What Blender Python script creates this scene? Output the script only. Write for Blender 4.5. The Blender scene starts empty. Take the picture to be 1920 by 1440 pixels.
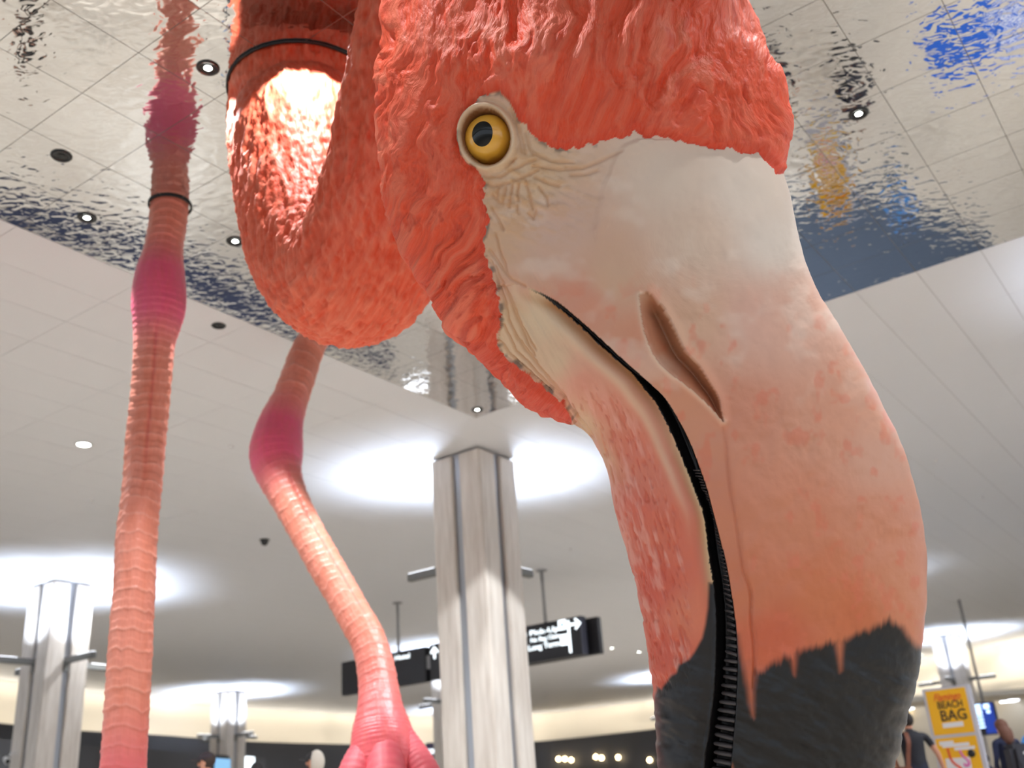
import bpy, bmesh, math, random
import numpy as np
from mathutils import Vector, Matrix

random.seed(4)
rng = np.random.default_rng(4)
SC = bpy.context.scene
COL = SC.collection

# ------------------------------------------------------------------ camera
F = 1933.18
PIT, ROLL, GA = [math.radians(v) for v in (22.8998, -4.2165, 34.216)]
CAM_H, H = 0.65, 7.25
FW = np.array([0, math.cos(PIT), math.sin(PIT)])
UP0 = np.array([0, -math.sin(PIT), math.cos(PIT)])
RT0 = np.array([1.0, 0, 0])
RT = RT0 * math.cos(ROLL) + UP0 * math.sin(ROLL)
UP = -RT0 * math.sin(ROLL) + UP0 * math.cos(ROLL)
CAM = np.array([0, 0, CAM_H])
dA = np.array([math.sin(GA), math.cos(GA), 0.0])
dB = np.array([-math.cos(GA), math.sin(GA), 0.0])

cam = bpy.data.cameras.new('camera')
cam.sensor_fit = 'HORIZONTAL'; cam.sensor_width = 36.0; cam.lens = F / 1920 * 36
cam.clip_start = 0.05; cam.clip_end = 400
cam.dof.use_dof = True; cam.dof.focus_distance = 5.3; cam.dof.aperture_fstop = 1.5
co = bpy.data.objects.new('camera', cam); COL.objects.link(co)
co.matrix_world = Matrix(((RT[0], UP[0], -FW[0], CAM[0]), (RT[1], UP[1], -FW[1], CAM[1]), (RT[2], UP[2], -FW[2], CAM[2]), (0, 0, 0, 1)))
SC.camera = co

# ------------------------------------------------------------------ world and view
W = bpy.data.worlds.new('world'); SC.world = W; W.use_nodes = True
bg = W.node_tree.nodes['Background']
bg.inputs[0].default_value = (0.80, 0.89, 1.0, 1); bg.inputs[1].default_value = 1.15
SC.view_settings.view_transform = 'Standard'; SC.view_settings.look = 'None'
SC.view_settings.exposure = 0.12; SC.view_settings.gamma = 1.0
SC.view_settings.use_curve_mapping = False
SC.cycles.use_denoising = True
SC.cycles.max_bounces = 8; SC.cycles.diffuse_bounces = 4; SC.cycles.glossy_bounces = 4
SC.cycles.caustics_reflective = False; SC.cycles.caustics_refractive = False
SC.cycles.sample_clamp_indirect = 6.0

UPLIGHT_W = 100.0      # each column arm
DOWN_W = 900.0         # each lit downlight
COVE_W = 6.5           # per metre of cove strip

# ------------------------------------------------------------------ geometry helpers
def ray(x, y):
    x = np.asarray(x, float); y = np.asarray(y, float)
    return ((x - 960) / F)[..., None] * RT + ((720 - y) / F)[..., None] * UP + FW
def on_z(x, y, z):
    d = ray(x, y); return CAM + d * ((z - CAM_H) / d[..., 2])[..., None]
def on_y(x, y, Y):
    d = ray(x, y); return CAM + d * (Y / d[..., 1])[..., None]
def on_plane(x, y, n, c):            # n.P = c
    d = ray(x, y); return CAM + d * ((c - CAM @ n) / (d @ n))[..., None]
def proj(P):
    d = np.asarray(P) - CAM; w = d @ FW
    return 960 + F * (d @ RT) / w, 720 - F * (d @ UP) / w
def gp(a, b, z=0.0):                 # building grid -> world
    p = a * dA + b * dB; return np.array([p[0], p[1], z])
def lin(c):
    c = np.asarray(c, float) / 255.0
    return np.where(c <= 0.04045, c / 12.92, ((c + 0.055) / 1.055) ** 2.4)
def sstep(a, b, x):
    t = np.clip((x - a) / (b - a), 0, 1); return t * t * (3 - 2 * t)
def catmull(P, s):
    P = np.asarray(P, float); n = len(P)
    i = np.clip(np.floor(s).astype(int), 0, n - 2); t = (s - i)[:, None]
    p1 = P[i]; p2 = P[i + 1]; p0 = P[np.maximum(i - 1, 0)]; p3 = P[np.minimum(i + 2, n - 1)]
    return 0.5 * (2 * p1 + (p2 - p0) * t + (2 * p0 - 5 * p1 + 4 * p2 - p3) * t ** 2 + (3 * p1 - p0 - 3 * p2 + p3) * t ** 3)

def _hash(ix, iy, iz, seed):
    h = (ix.astype(np.int64) * 374761393 + iy.astype(np.int64) * 668265263 + iz.astype(np.int64) * 1440662683 + seed * 974711) & 0xFFFFFFFF
    h = ((h ^ (h >> 13)) * 1274126177) & 0xFFFFFFFF
    h = ((h ^ (h >> 15)) * 2246822519) & 0xFFFFFFFF
    return ((h ^ (h >> 16)) & 0xFFFFFFFF) / 4294967295.0
def vnoise(x, y, z=None, seed=0):
    x = np.asarray(x, float); y = np.asarray(y, float); z = np.zeros_like(x) if z is None else np.asarray(z, float)
    ix, iy, iz = np.floor(x), np.floor(y), np.floor(z)
    fx, fy, fz = x - ix, y - iy, z - iz
    fx = fx * fx * (3 - 2 * fx); fy = fy * fy * (3 - 2 * fy); fz = fz * fz * (3 - 2 * fz)
    r = 0
    for a in (0, 1):
        wx = fx if a else 1 - fx
        for b in (0, 1):
            wy = fy if b else 1 - fy
            for c in (0, 1):
                wz = fz if c else 1 - fz
                r = r + wx * wy * wz * _hash(ix + a, iy + b, iz + c, seed)
    return r
def fbm(x, y, z=None, seed=0, oct=3):
    r = 0; amp = 1.0; tot = 0
    for o in range(oct):
        k = 2.0 ** o
        r = r + amp * vnoise(x * k, y * k, None if z is None else z * k, seed + o * 17); tot += amp; amp *= 0.5
    return r / tot
def seg_dist(U, V, pts):
    best = np.full(U.shape, 1e9)
    for (ax, ay), (bx, by) in zip(pts[:-1], pts[1:]):
        dx, dy = bx - ax, by - ay; L = dx * dx + dy * dy + 1e-9
        t = np.clip(((U - ax) * dx + (V - ay) * dy) / L, 0, 1)
        best = np.minimum(best, (U - ax - t * dx) ** 2 + (V - ay - t * dy) ** 2)
    return np.sqrt(best)
def inside(U, V, poly):
    r = np.zeros(U.shape, bool); n = len(poly)
    for k in range(n):
        (ax, ay), (bx, by) = poly[k], poly[(k + 1) % n]
        if ay == by: continue
        c = (ay > V) != (by > V)
        r ^= c & (U < (bx - ax) * (V - ay) / (by - ay) + ax)
    return r

# ------------------------------------------------------------------ object helpers
def link(o, parent=None):
    COL.objects.link(o)
    if parent is not None: o.parent = parent
    return o
def tag(o, label=None, cat=None, group=None, kind=None):
    if label: o['label'] = label
    if cat: o['category'] = cat
    if group: o['group'] = group
    if kind: o['kind'] = kind
    return o
def empty(name, loc=(0, 0, 0), rz=0.0, parent=None):
    o = bpy.data.objects.new(name, None); o.empty_display_size = 0.2
    o.location = tuple(float(v) for v in loc); o.rotation_euler = (0, 0, rz)
    return link(o, parent)
def mesh_obj(name, verts, faces, mat, parent=None, smooth=True, col=None, uv=None, me=None):
    """verts are in world space; they become local to the parent's origin (parents are unrotated or handled by the caller)."""
    if me is None:
        me = bpy.data.meshes.new(name)
        v = np.asarray(verts, float)
        if isinstance(faces, np.ndarray):
            n = len(faces); k = faces.shape[1]
            me.vertices.add(len(v)); me.vertices.foreach_set('co', v.ravel())
            me.loops.add(n * k); me.loops.foreach_set('vertex_index', faces.ravel().astype(np.int32))
            me.polygons.add(n)
            me.polygons.foreach_set('loop_start', np.arange(0, n * k, k, dtype=np.int32))
            me.update(calc_edges=True)
        else:
            me.from_pydata([tuple(p) for p in v], [], faces)
        if col is not None:
            a = me.attributes.new('Col', 'FLOAT_COLOR', 'POINT')
            c = np.ones((len(v), 4)); c[:, :3] = col; a.data.foreach_set('color', c.ravel())
        if uv is not None:
            a = me.attributes.new('flow', 'FLOAT_VECTOR', 'POINT')
            c = np.zeros((len(v), 3)); c[:, :2] = uv; a.data.foreach_set('vector', c.ravel())
        me.polygons.foreach_set('use_smooth', np.full(len(me.polygons), smooth))
        me.materials.append(mat)
    o = bpy.data.objects.new(name, me)
    return link(o, parent)
def grid_faces(r, c, closed=True):
    i = np.arange(r - 1)[:, None]; j = np.arange(c if closed else c - 1)[None, :]
    j2 = (j + 1) % c
    return np.stack([(i * c + j), (i * c + j2), ((i + 1) * c + j2), ((i + 1) * c + j)], -1).reshape(-1, 4)
BOXF = [(0, 3, 2, 1), (4, 5, 6, 7), (0, 1, 5, 4), (1, 2, 6, 5), (2, 3, 7, 6), (3, 0, 4, 7)]
def box_verts(c, ex, ey, ez):
    """centre and three half-extent vectors"""
    c, ex, ey, ez = [np.asarray(v, float) for v in (c, ex, ey, ez)]
    return [c - ex - ey - ez, c + ex - ey - ez, c + ex + ey - ez, c - ex + ey - ez, c - ex - ey + ez, c + ex - ey + ez, c + ex + ey + ez, c - ex + ey + ez]
def boxes(name, specs, mat, parent=None, bev=0.0, smooth=False):
    V, Fc = [], []
    for s in specs:
        b = len(V); V += box_verts(*s); Fc += [tuple(b + i for i in f) for f in BOXF]
    bm = bmesh.new()
    vs = [bm.verts.new(tuple(v)) for v in V]
    for f in Fc: bm.faces.new([vs[i] for i in f])
    bmesh.ops.recalc_face_normals(bm, faces=bm.faces)
    if bev > 0: bmesh.ops.bevel(bm, geom=list(bm.edges), offset=bev, segments=2, affect='EDGES')
    me = bpy.data.meshes.new(name); bm.to_mesh(me); bm.free()
    me.materials.append(mat)
    return mesh_obj(name, None, None, None, parent, me=me)
X3, Y3, Z3 = np.eye(3)
def lathe(name, base, axis, prof, mat, parent=None, seg=24, smooth=True):
    axis = np.asarray(axis, float); axis /= np.linalg.norm(axis)
    t = np.cross(axis, X3 if abs(axis[0]) < .9 else Y3); t /= np.linalg.norm(t); b = np.cross(axis, t)
    a = np.linspace(0, 2 * np.pi, seg, endpoint=False)
    V = np.concatenate([np.asarray(base) + axis * h + r * (np.cos(a)[:, None] * t + np.sin(a)[:, None] * b) for r, h in prof])
    Fc = grid_faces(len(prof), seg)
    return mesh_obj(name, V, Fc, mat, parent, smooth)
def tube(path, rad, n=16, up=None):
    path = np.asarray(path, float); m = len(path); rad = np.broadcast_to(np.asarray(rad, float), (m,))
    T = np.gradient(path, axis=0); T /= np.linalg.norm(T, axis=1)[:, None]
    N = np.zeros_like(T); ref = np.array([0, -1.0, 0]) if up is None else np.asarray(up, float)
    v = ref - T[0] * (ref @ T[0]); v /= np.linalg.norm(v)
    for i in range(m):
        v = v - T[i] * (v @ T[i]); v /= np.linalg.norm(v); N[i] = v
    B = np.cross(T, N)
    a = np.linspace(0, 2 * np.pi, n, endpoint=False)
    D = np.cos(a)[None, :, None] * N[:, None] + np.sin(a)[None, :, None] * B[:, None]
    return path[:, None] + rad[:, None, None] * D, D, a
def tube_obj(name, path, rad, mat, parent=None, n=12, cap=True):
    V, D, a = tube(path, rad, n); r = V.shape[0]
    Fc = [tuple(f) for f in grid_faces(r, n)]
    if cap: Fc += [tuple(range(n))[::-1], tuple((r - 1) * n + i for i in range(n))]
    return mesh_obj(name, V.reshape(-1, 3), Fc, mat, parent, True)
def ring_obj(name, centre, nrm, R, r, mat, parent=None, n=64, k=8):
    nrm = np.asarray(nrm, float); t = np.cross(nrm, X3 if abs(nrm[0]) < .9 else Y3); t /= np.linalg.norm(t); b = np.cross(nrm, t)
    a = np.linspace(0, 2 * np.pi, n, endpoint=False); c = np.linspace(0, 2 * np.pi, k, endpoint=False)
    dirs = np.cos(a)[:, None] * t + np.sin(a)[:, None] * b
    V = np.asarray(centre) + dirs[:, None] * (R + r * np.cos(c))[None, :, None] + (r * np.sin(c))[None, :, None] * nrm
    Fc = []
    for i in range(n):
        for j in range(k):
            Fc.append((i * k + j, ((i + 1) % n) * k + j, ((i + 1) % n) * k + (j + 1) % k, i * k + (j + 1) % k))
    return mesh_obj(name, V.reshape(-1, 3), Fc, mat, parent)
def text_obj(name, body, mat, origin, xdir, ydir, size, parent=None, align='LEFT', shear=0.0, ext=0.004, space=1.0, width=None):
    cu = bpy.data.curves.new(name, 'FONT'); cu.body = body; cu.size = size; cu.align_x = align; cu.shear = shear; cu.extrude = ext; cu.space_character = space
    cu.offset = size * 0.012; cu.resolution_u = 3
    tmp = bpy.data.objects.new('tmp_text', cu); COL.objects.link(tmp)
    bpy.context.view_layer.update()
    me = bpy.data.meshes.new_from_object(tmp.evaluated_get(bpy.context.evaluated_depsgraph_get()))
    bpy.data.objects.remove(tmp); bpy.data.curves.remove(cu)
    x = np.asarray(xdir, float); y = np.asarray(ydir, float); z = np.cross(x, y); o = np.asarray(origin, float)
    v = np.zeros(len(me.vertices) * 3); me.vertices.foreach_get('co', v); v = v.reshape(-1, 3)
    if width is not None and len(v):
        v[:, 0] *= width / (v[:, 0].max() - v[:, 0].min())
    v = o + v[:, :1] * x + v[:, 1:2] * y + v[:, 2:] * z
    me.vertices.foreach_set('co', v.ravel()); me.materials.clear(); me.materials.append(mat); me.update()
    return mesh_obj(name, None, None, None, parent, me=me)
def sub(o, p): o.parent = p; return o

# ------------------------------------------------------------------ materials
def mat(name, rgb, rough=0.5, metal=0.0, noise=None, bump=None, emit=None, coat=0.0, spec=0.5, attr=False, coord='OBJECT'):
    """noise=(scale xyz, strength, second colour, detail); bump=(scale xyz, strength, distance)"""
    m = bpy.data.materials.new(name); m.use_nodes = True; nt = m.node_tree; N = nt.nodes; L = nt.links
    b = N['Principled BSDF']
    b.inputs['Roughness'].default_value = rough; b.inputs['Metallic'].default_value = metal
    b.inputs['Specular IOR Level'].default_value = spec
    b.inputs['Coat Weight'].default_value = coat; b.inputs['Coat Roughness'].default_value = 0.12
    c = tuple(lin(rgb)) + (1,)
    src = None
    if attr:
        at = N.new('ShaderNodeAttribute'); at.attribute_name = 'Col'; src = at.outputs['Color']
    if coord == 'FLOW':
        tc = N.new('ShaderNodeAttribute'); tc.attribute_name = 'flow'; cs = tc.outputs['Vector']
    else:
        tc = N.new('ShaderNodeTexCoord'); cs = tc.outputs['Object']
    def nz(scale, detail):
        mp = N.new('ShaderNodeMapping'); mp.inputs['Scale'].default_value = scale; L.new(cs, mp.inputs['Vector'])
        n = N.new('ShaderNodeTexNoise'); n.inputs['Scale'].default_value = 1.0; n.inputs['Detail'].default_value = detail
        L.new(mp.outputs['Vector'], n.inputs['Vector']); return n.outputs['Fac']
    if noise:
        sc, st, c2, det = noise
        rp = N.new('ShaderNodeMapRange'); rp.inputs[1].default_value = 0.35; rp.inputs[2].default_value = 0.68
        L.new(nz(sc, det), rp.inputs[0])
        mx = N.new('ShaderNodeMix'); mx.data_type = 'RGBA'
        ml = N.new('ShaderNodeMath'); ml.operation = 'MULTIPLY'; ml.inputs[1].default_value = st; L.new(rp.outputs[0], ml.inputs[0])
        L.new(ml.outputs[0], mx.inputs[0])
        if src is not None: L.new(src, mx.inputs[6])
        else: mx.inputs[6].default_value = c
        mx.inputs[7].default_value = tuple(lin(c2)) + (1,)
        src = mx.outputs[2]
    if src is not None: L.new(src, b.inputs['Base Color'])
    else: b.inputs['Base Color'].default_value = c
    if bump:
        sc, st, dist = bump
        bp = N.new('ShaderNodeBump'); bp.inputs['Strength'].default_value = st; bp.inputs['Distance'].default_value = dist
        L.new(nz(sc, 3.0), bp.inputs['Height']); L.new(bp.outputs[0], b.inputs['Normal'])
    if emit:
        b.inputs['Emission Color'].default_value = tuple(lin(emit[0])) + (1,); b.inputs['Emission Strength'].default_value = emit[1]
    return m

M = {}
M['floor'] = mat('terrazzo', (212, 202, 188), 0.3, noise=((.9, .9, .9), .55, (184, 168, 150), 7))
M['carpet'] = mat('slate_carpet', (74, 86, 104), 0.9, noise=((3, 3, 3), .4, (60, 70, 86), 4))
M['navy_carpet'] = mat('navy_carpet', (44, 52, 80), 0.9, noise=((3, 3, 3), .5, (34, 40, 60), 4))
M['white_panel'] = mat('white_panel', (228, 229, 232), 0.6)
M['backing'] = mat('ceiling_void', (150, 146, 142), 0.9)
M['cream'] = mat('cream_plaster', (226, 218, 202), 0.8)
M['fascia'] = mat('charcoal_fascia', (70, 70, 74), 0.6)
M['shop_dark'] = mat('shop_dark', (66, 54, 48), 0.7, noise=((.4, .4, 2), .7, (120, 88, 66), 3))
M['stone'] = mat('column_stone', (226, 219, 211), 0.6, noise=((9, 9, 1.1), .55, (184, 172, 160), 5), bump=((10, 10, 2), .25, .01))
M['metal'] = mat('brushed_metal', (176, 178, 184), 0.38, 1.0)
M['arm'] = mat('grey_arm', (120, 120, 118), 0.5, .3)
M['lamp_white'] = mat('lamp_white', (255, 255, 255), .5, emit=((240, 245, 255), 7))
M['lens_on'] = mat('lens_on', (255, 255, 250), .5, emit=((250, 255, 245), 18))
M['lens_off'] = mat('lens_off', (16, 18, 20), .25)
M['trim_dark'] = mat('trim_dark', (40, 40, 40), .3)
M['trim_white'] = mat('trim_white', (225, 225, 225), .5)
M['black'] = mat('black', (12, 11, 12), .45)
M['sign_black'] = mat('sign_black', (28, 26, 30), .45)
M['sign_edge'] = mat('sign_edge', (70, 72, 88), .4)
M['sign_white'] = mat('sign_white', (255, 255, 255), .5, emit=((235, 248, 255), 2.0))
M['sign_blue'] = mat('sign_blue', (20, 80, 220), .5, emit=((20, 90, 255), 1.5))
M['pole'] = mat('grey_pole', (150, 150, 152), .45)
M['navy_sign'] = mat('navy_sign', (46, 38, 66), .5)
M['warm_bulb'] = mat('warm_bulb', (255, 240, 210), .5, emit=((255, 226, 170), 14))
M['warm_strip'] = mat('warm_strip', (255, 240, 215), .5, emit=((255, 240, 215), 4))
M['yellow'] = mat('poster_yellow', (236, 176, 8), .45)
M['pale_yellow'] = mat('poster_pale_yellow', (240, 210, 120), .45)
M['poster_red'] = mat('poster_red', (214, 70, 30), .5)
M['poster_pink'] = mat('poster_pink', (216, 110, 176), .5)
M['poster_white'] = mat('poster_white', (226, 224, 226), .5)
M['totem'] = mat('totem_grey', (190, 188, 196), .45)
M['screen_blue'] = mat('screen_blue', (10, 40, 120), .3, emit=((14, 50, 140), 1.0))
M['screen_text'] = mat('screen_text', (200, 225, 255), .4, emit=((190, 220, 255), 2.2))
M['screen_pale'] = mat('screen_pale', (120, 170, 210), .3, emit=((120, 175, 215), 1.0))
M['blue_mat'] = mat('blue_mat', (20, 90, 190), .6)

# rippled mirror
def mirror_mat():
    m = bpy.data.materials.new('rippled_mirror'); m.use_nodes = True; nt = m.node_tree; N = nt.nodes; L = nt.links
    b = N['Principled BSDF']; b.inputs['Metallic'].default_value = 1; b.inputs['Roughness'].default_value = .035
    b.inputs['Base Color'].default_value = (.80, .80, .79, 1)
    tc = N.new('ShaderNodeNewGeometry')
    mp = N.new('ShaderNodeMapping'); mp.inputs['Rotation'].default_value = (0, 0, GA + .35); mp.inputs['Scale'].default_value = (6.2, 9.5, 6.2)
    L.new(tc.outputs['Position'], mp.inputs['Vector'])
    n = N.new('ShaderNodeTexNoise'); n.inputs['Scale'].default_value = 1.0; n.inputs['Detail'].default_value = 1.2; n.inputs['Distortion'].default_value = .6
    L.new(mp.outputs['Vector'], n.inputs['Vector'])
    bp = N.new('ShaderNodeBump'); bp.inputs['Strength'].default_value = 1.0; bp.inputs['Distance'].default_value = .0042
    L.new(n.outputs['Fac'], bp.inputs['Height']); L.new(bp.outputs[0], b.inputs['Normal'])
    return m
M['mirror'] = mirror_mat()

# ================================================================== SETTING
# ---- floor
fl = mesh_obj('floor', [(-90, -16, 0), (90, -16, 0), (90, 110, 0), (-90, 110, 0), (-90, -16, -.2), (90, -16, -.2), (90, 110, -.2), (-90, 110, -.2)], [(0, 1, 2, 3), (7, 6, 5, 4), (0, 4, 5, 1), (1, 5, 6, 2), (2, 6, 7, 3), (3, 7, 4, 0)], M['floor'], None, False)
tag(fl, kind='structure')
def patch(name, pts, m, z=.006):
    n = len(pts)
    V = [(p[0], p[1], z) for p in pts] + [(p[0], p[1], 0) for p in pts]
    Fc = [tuple(range(n)), tuple(range(2 * n - 1, n - 1, -1))] + [(i, n + i, n + (i + 1) % n, (i + 1) % n) for i in range(n)]
    return mesh_obj(name, V, Fc, m, None, False)
def refl(x, y, z=0.0):               # floor point whose mirror image falls on a pixel
    p = on_z(x, y, 2 * H - z); return p
c1 = [refl(1470, 392), refl(1580, 338), refl(1740, 398), refl(1860, 445), refl(1890, 560), refl(1300, 700)]
tag(patch('carpet', c1, M['carpet']), 'slate grey carpet area under the yellow poster totem', 'carpet')
c2 = [refl(-120, 345), refl(120, 398), refl(330, 470), refl(520, 560), refl(735, 660), refl(740, 690), refl(420, 590), refl(200, 480), refl(-120, 425)]
tag(patch('carpet', c2, M['navy_carpet']), 'dark navy carpet area beside the raised flamingo leg', 'carpet')

# ---- ceiling: white panels round a rectangle of mirror panels
PA = 0.856
A1, B1 = 13.70, 10.14
NM = 22
A0, B0 = A1 - NM * PA, B1 - NM * PA
TH = 0.006
def flat_ceiling(name):
    z0, z1 = H + TH, H + TH + .15
    aa, bb = (-9.5, 92), (-17.0, 84)
    V = [gp(aa[0], bb[0], z0), gp(aa[1], bb[0], z0), gp(aa[1], bb[1], z0), gp(aa[0], bb[1], z0)]
    V += [v + np.array([0, 0, z1 - z0]) for v in V]
    return mesh_obj(name, V, [(3, 2, 1, 0), (4, 5, 6, 7), (0, 1, 5, 4), (1, 2, 6, 5), (2, 3, 7, 6), (3, 0, 4, 7)], M['backing'], None, False)
ceil = tag(flat_ceiling('ceiling'), kind='structure')
def panel_mesh(name, la, lb, m, gap):
    ha, hb = la / 2 - gap, lb / 2 - gap
    V = box_verts((0, 0, TH / 2), dA * ha, dB * hb, (0, 0, TH / 2))
    me = bpy.data.meshes.new(name); me.from_pydata([tuple(v) for v in V], [], [f for f in BOXF]); me.materials.append(m); me.update()
    bm = bmesh.new(); bm.from_mesh(me); bmesh.ops.recalc_face_normals(bm, faces=bm.faces); bm.to_mesh(me); bm.free()
    return me
def lay(name, cells, la, lb, m, gap, parent, most):
    me = panel_mesh(name, la, lb, m, gap)
    sc = []
    for a, b in cells:
        P = np.array([gp(a + s * la / 2, b + t * lb / 2, H) for s, t in ((0, 0), (1, 1), (1, -1), (-1, 1), (-1, -1))])
        d = (P - CAM) @ FW
        vis = 0
        if d[0] > .5:
            x, y = proj(P[:1]); 
            if -120 < x[0] < 2040 and -160 < y[0] < 1500: vis = 1 / ((P[0] - CAM) @ (P[0] - CAM)) ** 1.5
        sc.append(vis)
    order = sorted(range(len(cells)), key=lambda i: -sc[i])
    singles = [i for i in order[:most] if sc[i] > 0]
    rest = [i for i in range(len(cells)) if i not in set(singles)]
    for i in singles:
        o = bpy.data.objects.new(name, me); o.location = tuple(gp(*cells[i], H)); link(o, parent)
    if rest:
        base = np.array(box_verts((0, 0, TH / 2), dA * (la / 2 - gap), dB * (lb / 2 - gap), (0, 0, TH / 2)))
        V = np.concatenate([base + gp(*cells[i], H) for i in rest])
        Fq = np.concatenate([np.array(BOXF) + 8 * k for k in range(len(rest))])
        o = mesh_obj(name + '_field', V, Fq, m, parent, False); tag(o, kind='stuff')
cells = [(A0 + (i + .5) * PA, B0 + (j + .5) * PA) for i in range(NM) for j in range(NM)]
lay('mirror_panel', cells, PA, PA, M['mirror'], .0035, ceil, 290)
LA, LB = 2 * PA, PA
cells = []
for i in range(-14, 46):
    a = A1 + (i + .5) * LA
    for j in range(-32, 84):
        b = B1 + (j + .5) * LB
        if A0 < a < A1 and B0 < b < B1: continue
        if not (-9.4 < a - LA / 2 and a + LA / 2 < 91.9 and -16.9 < b - LB / 2 and b + LB / 2 < 83.9): continue
        cells.append((a, b))
lay('ceiling_panel', cells, LA, LB, M['white_panel'], .0035, ceil, 290)

# ---- back wall, curved in plan, cream above a charcoal fascia
WP = [(-420, 34), (-150, 39), (60, 45), (240, 50), (420, 57), (620, 64), (820, 71), (1010, 74), (1225, 71), (1480, 66), (1700, 60), (1900, 55.5), (2150, 50)]
wpts = []
for x, Y in WP:
    p = on_y(np.array(x), np.array(1500.0), Y); wpts.append(np.array([p[0], p[1]]))
ZF = 5.4                                      # top of the fascia
def strip(name, pts, z0, z1, off, thick, m, parent=None):
    P = np.array(pts); T = np.gradient(P, axis=0); T /= np.linalg.norm(T, axis=1)[:, None]; Nn = np.stack([T[:, 1], -T[:, 0]], 1)
    f = P + Nn * off; b = P + Nn * (off - thick); n = len(P)
    V = np.concatenate([np.c_[f, np.full(n, z0)], np.c_[f, np.full(n, z1)], np.c_[b, np.full(n, z1)], np.c_[b, np.full(n, z0)]])
    Fc = []
    for i in range(n - 1):
        for k in range(4):
            k2 = (k + 1) % 4; Fc.append((k * n + i, k * n + i + 1, k2 * n + i + 1, k2 * n + i))
    Fc += [(0, n, 2 * n, 3 * n), (n - 1, 4 * n - 1, 3 * n - 1, 2 * n - 1)]
    return mesh_obj(name, V, Fc, m, parent, False)
cs = np.linspace(0, len(wpts) - 1, 61)
wfine = catmull(wpts, cs)
ww = tag(strip('wall_back', wfine, 0, H, 0, .3, M['cream']), kind='structure')
wdark = wfine[:47]
tag(strip('trim_1', wdark, 3.0, ZF, 1.3, .25, M['fascia']), kind='structure')
tag(strip('trim_2', wdark, ZF - .35, ZF - .15, 1.1, 1.05, M['fascia']), kind='structure')
tag(strip('trim_3', wdark, 0, 3.0, .25, .2, M['shop_dark']), kind='structure')
KZ = 4.3
k0, k1 = on_z(np.array(-40.0), np.array(1382.0), KZ), on_z(np.array(498.0), np.array(1422.0), KZ)
kd = (k1 - k0) / np.linalg.norm(k1 - k0); kn_ = np.array([kd[1], -kd[0], 0])
tag(boxes('wall_left', [((k0 + k1) / 2 - kn_ * .15 - Z3 * KZ / 2, kd * np.linalg.norm(k1 - k0) / 2, kn_ * .15, Z3 * KZ / 2)], M['fascia']), kind='structure')
P_ = np.array(wpts); T_ = np.gradient(P_, axis=0); T_ /= np.linalg.norm(T_, axis=1)[:, None]; N_ = np.stack([T_[:, 1], -T_[:, 0]], 1)
def area(name, loc, sx, sy, power, color, xdir, zdir_down, shape='RECTANGLE', spread=180):
    l = bpy.data.lights.new(name, 'AREA'); l.shape = shape; l.size = sx; l.size_y = sy; l.energy = power; l.color = color; l.spread = math.radians(spread)
    o = bpy.data.objects.new(name, l); x = np.asarray(xdir, float); z = -np.asarray(zdir_down, float); y = np.cross(z, x)
    o.matrix_world = Matrix(((x[0], y[0], z[0], loc[0]), (x[1], y[1], z[1], loc[1]), (x[2], y[2], z[2], loc[2]), (0, 0, 0, 1)))
    return link(o)
for i in range(len(wpts) - 1):
    a, b = P_[i], P_[i + 1]; mid = (a + b) / 2; L_ = np.linalg.norm(b - a); t = (b - a) / L_; n = np.array([t[1], -t[0]])
    q = mid + n * .55
    area('cove_light', (q[0], q[1], ZF - .1), L_ * .96, .2, COVE_W * L_, (1, .91, .77), (t[0], t[1], 0), (0, 0, 1))
    q = mid + n * .5
    area('cove_light', (q[0], q[1], H - .02), L_ * .96, .12, COVE_W * .8 * L_, (1, .92, .80), (t[0], t[1], 0), (-n[0] * .8, -n[1] * .8, -.6))

# ---- columns with four uplight arms each
CS = 1.17
col_arm_z = 5.2
def column(a, b, label, lit=True, arms=True, dirs=None):
    root = empty('column', gp(a + CS / 2, b + CS / 2, 0))
    tag(root, label, 'column', 'square hall columns with light arms')
    o = np.array(root.location)
    pw = .495
    for sa in (-1, 1):
        for sb in (-1, 1):
            c = (dA * sa + dB * sb) * (CS / 2 - pw / 2) + np.array([0, 0, (H - .05) / 2])
            boxes('corner_post', [(c, dA * pw / 2, dB * pw / 2, (0, 0, (H - .05) / 2))], M['stone'], root, .02)
    boxes('metal_core', [((0, 0, H / 2 - .01), dA * (CS / 2 - .07), dB * (CS / 2 - .07), (0, 0, H / 2 - .012))], M['metal'], root)
    if arms:
        for d, e in (dirs or ((dA, dB), (-dA, dB), (dB, dA), (-dB, dA))):
            L0, L1 = CS / 2 - .12, CS / 2 + 1.15
            c = d * (L0 + L1) / 2 + np.array([0, 0, col_arm_z])
            ar = boxes('light_arm', [(c, d * (L1 - L0) / 2, e * .07, (0, 0, .075))], M['arm'], root, .01)
            c2 = d * (CS / 2 + .80) + np.array([0, 0, col_arm_z + .079])
            boxes('lamp_strip', [(c2, d * .33, e * .05, (0, 0, .004))], M['lamp_white'], ar)
            boxes('bracket', [(d * (CS / 2 - .06) + np.array([0, 0, col_arm_z - .14]), d * .05, e * .07, (0, 0, .12))], M['arm'], ar)
            if lit:
                q = o + d * (CS / 2 + .80) + np.array([0, 0, col_arm_z + .12])
                area('uplight', q, .66, .12, UPLIGHT_W, (.70, .81, 1.0), d, (0, 0, 1), spread=124)
    return root
column(14.86, 10.98, 'tall square stone column standing nearest the flamingo beak and raised leg', dirs=((dA, dB), (dB, dA)))
column(14.89, 24.92, 'pale square column beside the straight pink flamingo leg')
column(33.3, 40.1, 'small distant square column behind the man in the dark cap')
column(51.5, 11.3, 'distant square column behind the yellow poster totem')
column(33.3, 26.5, 'square column half hidden behind the hanging black signs')
column(33.3, 11.0, 'square column hidden behind the curved upper beak')
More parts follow.
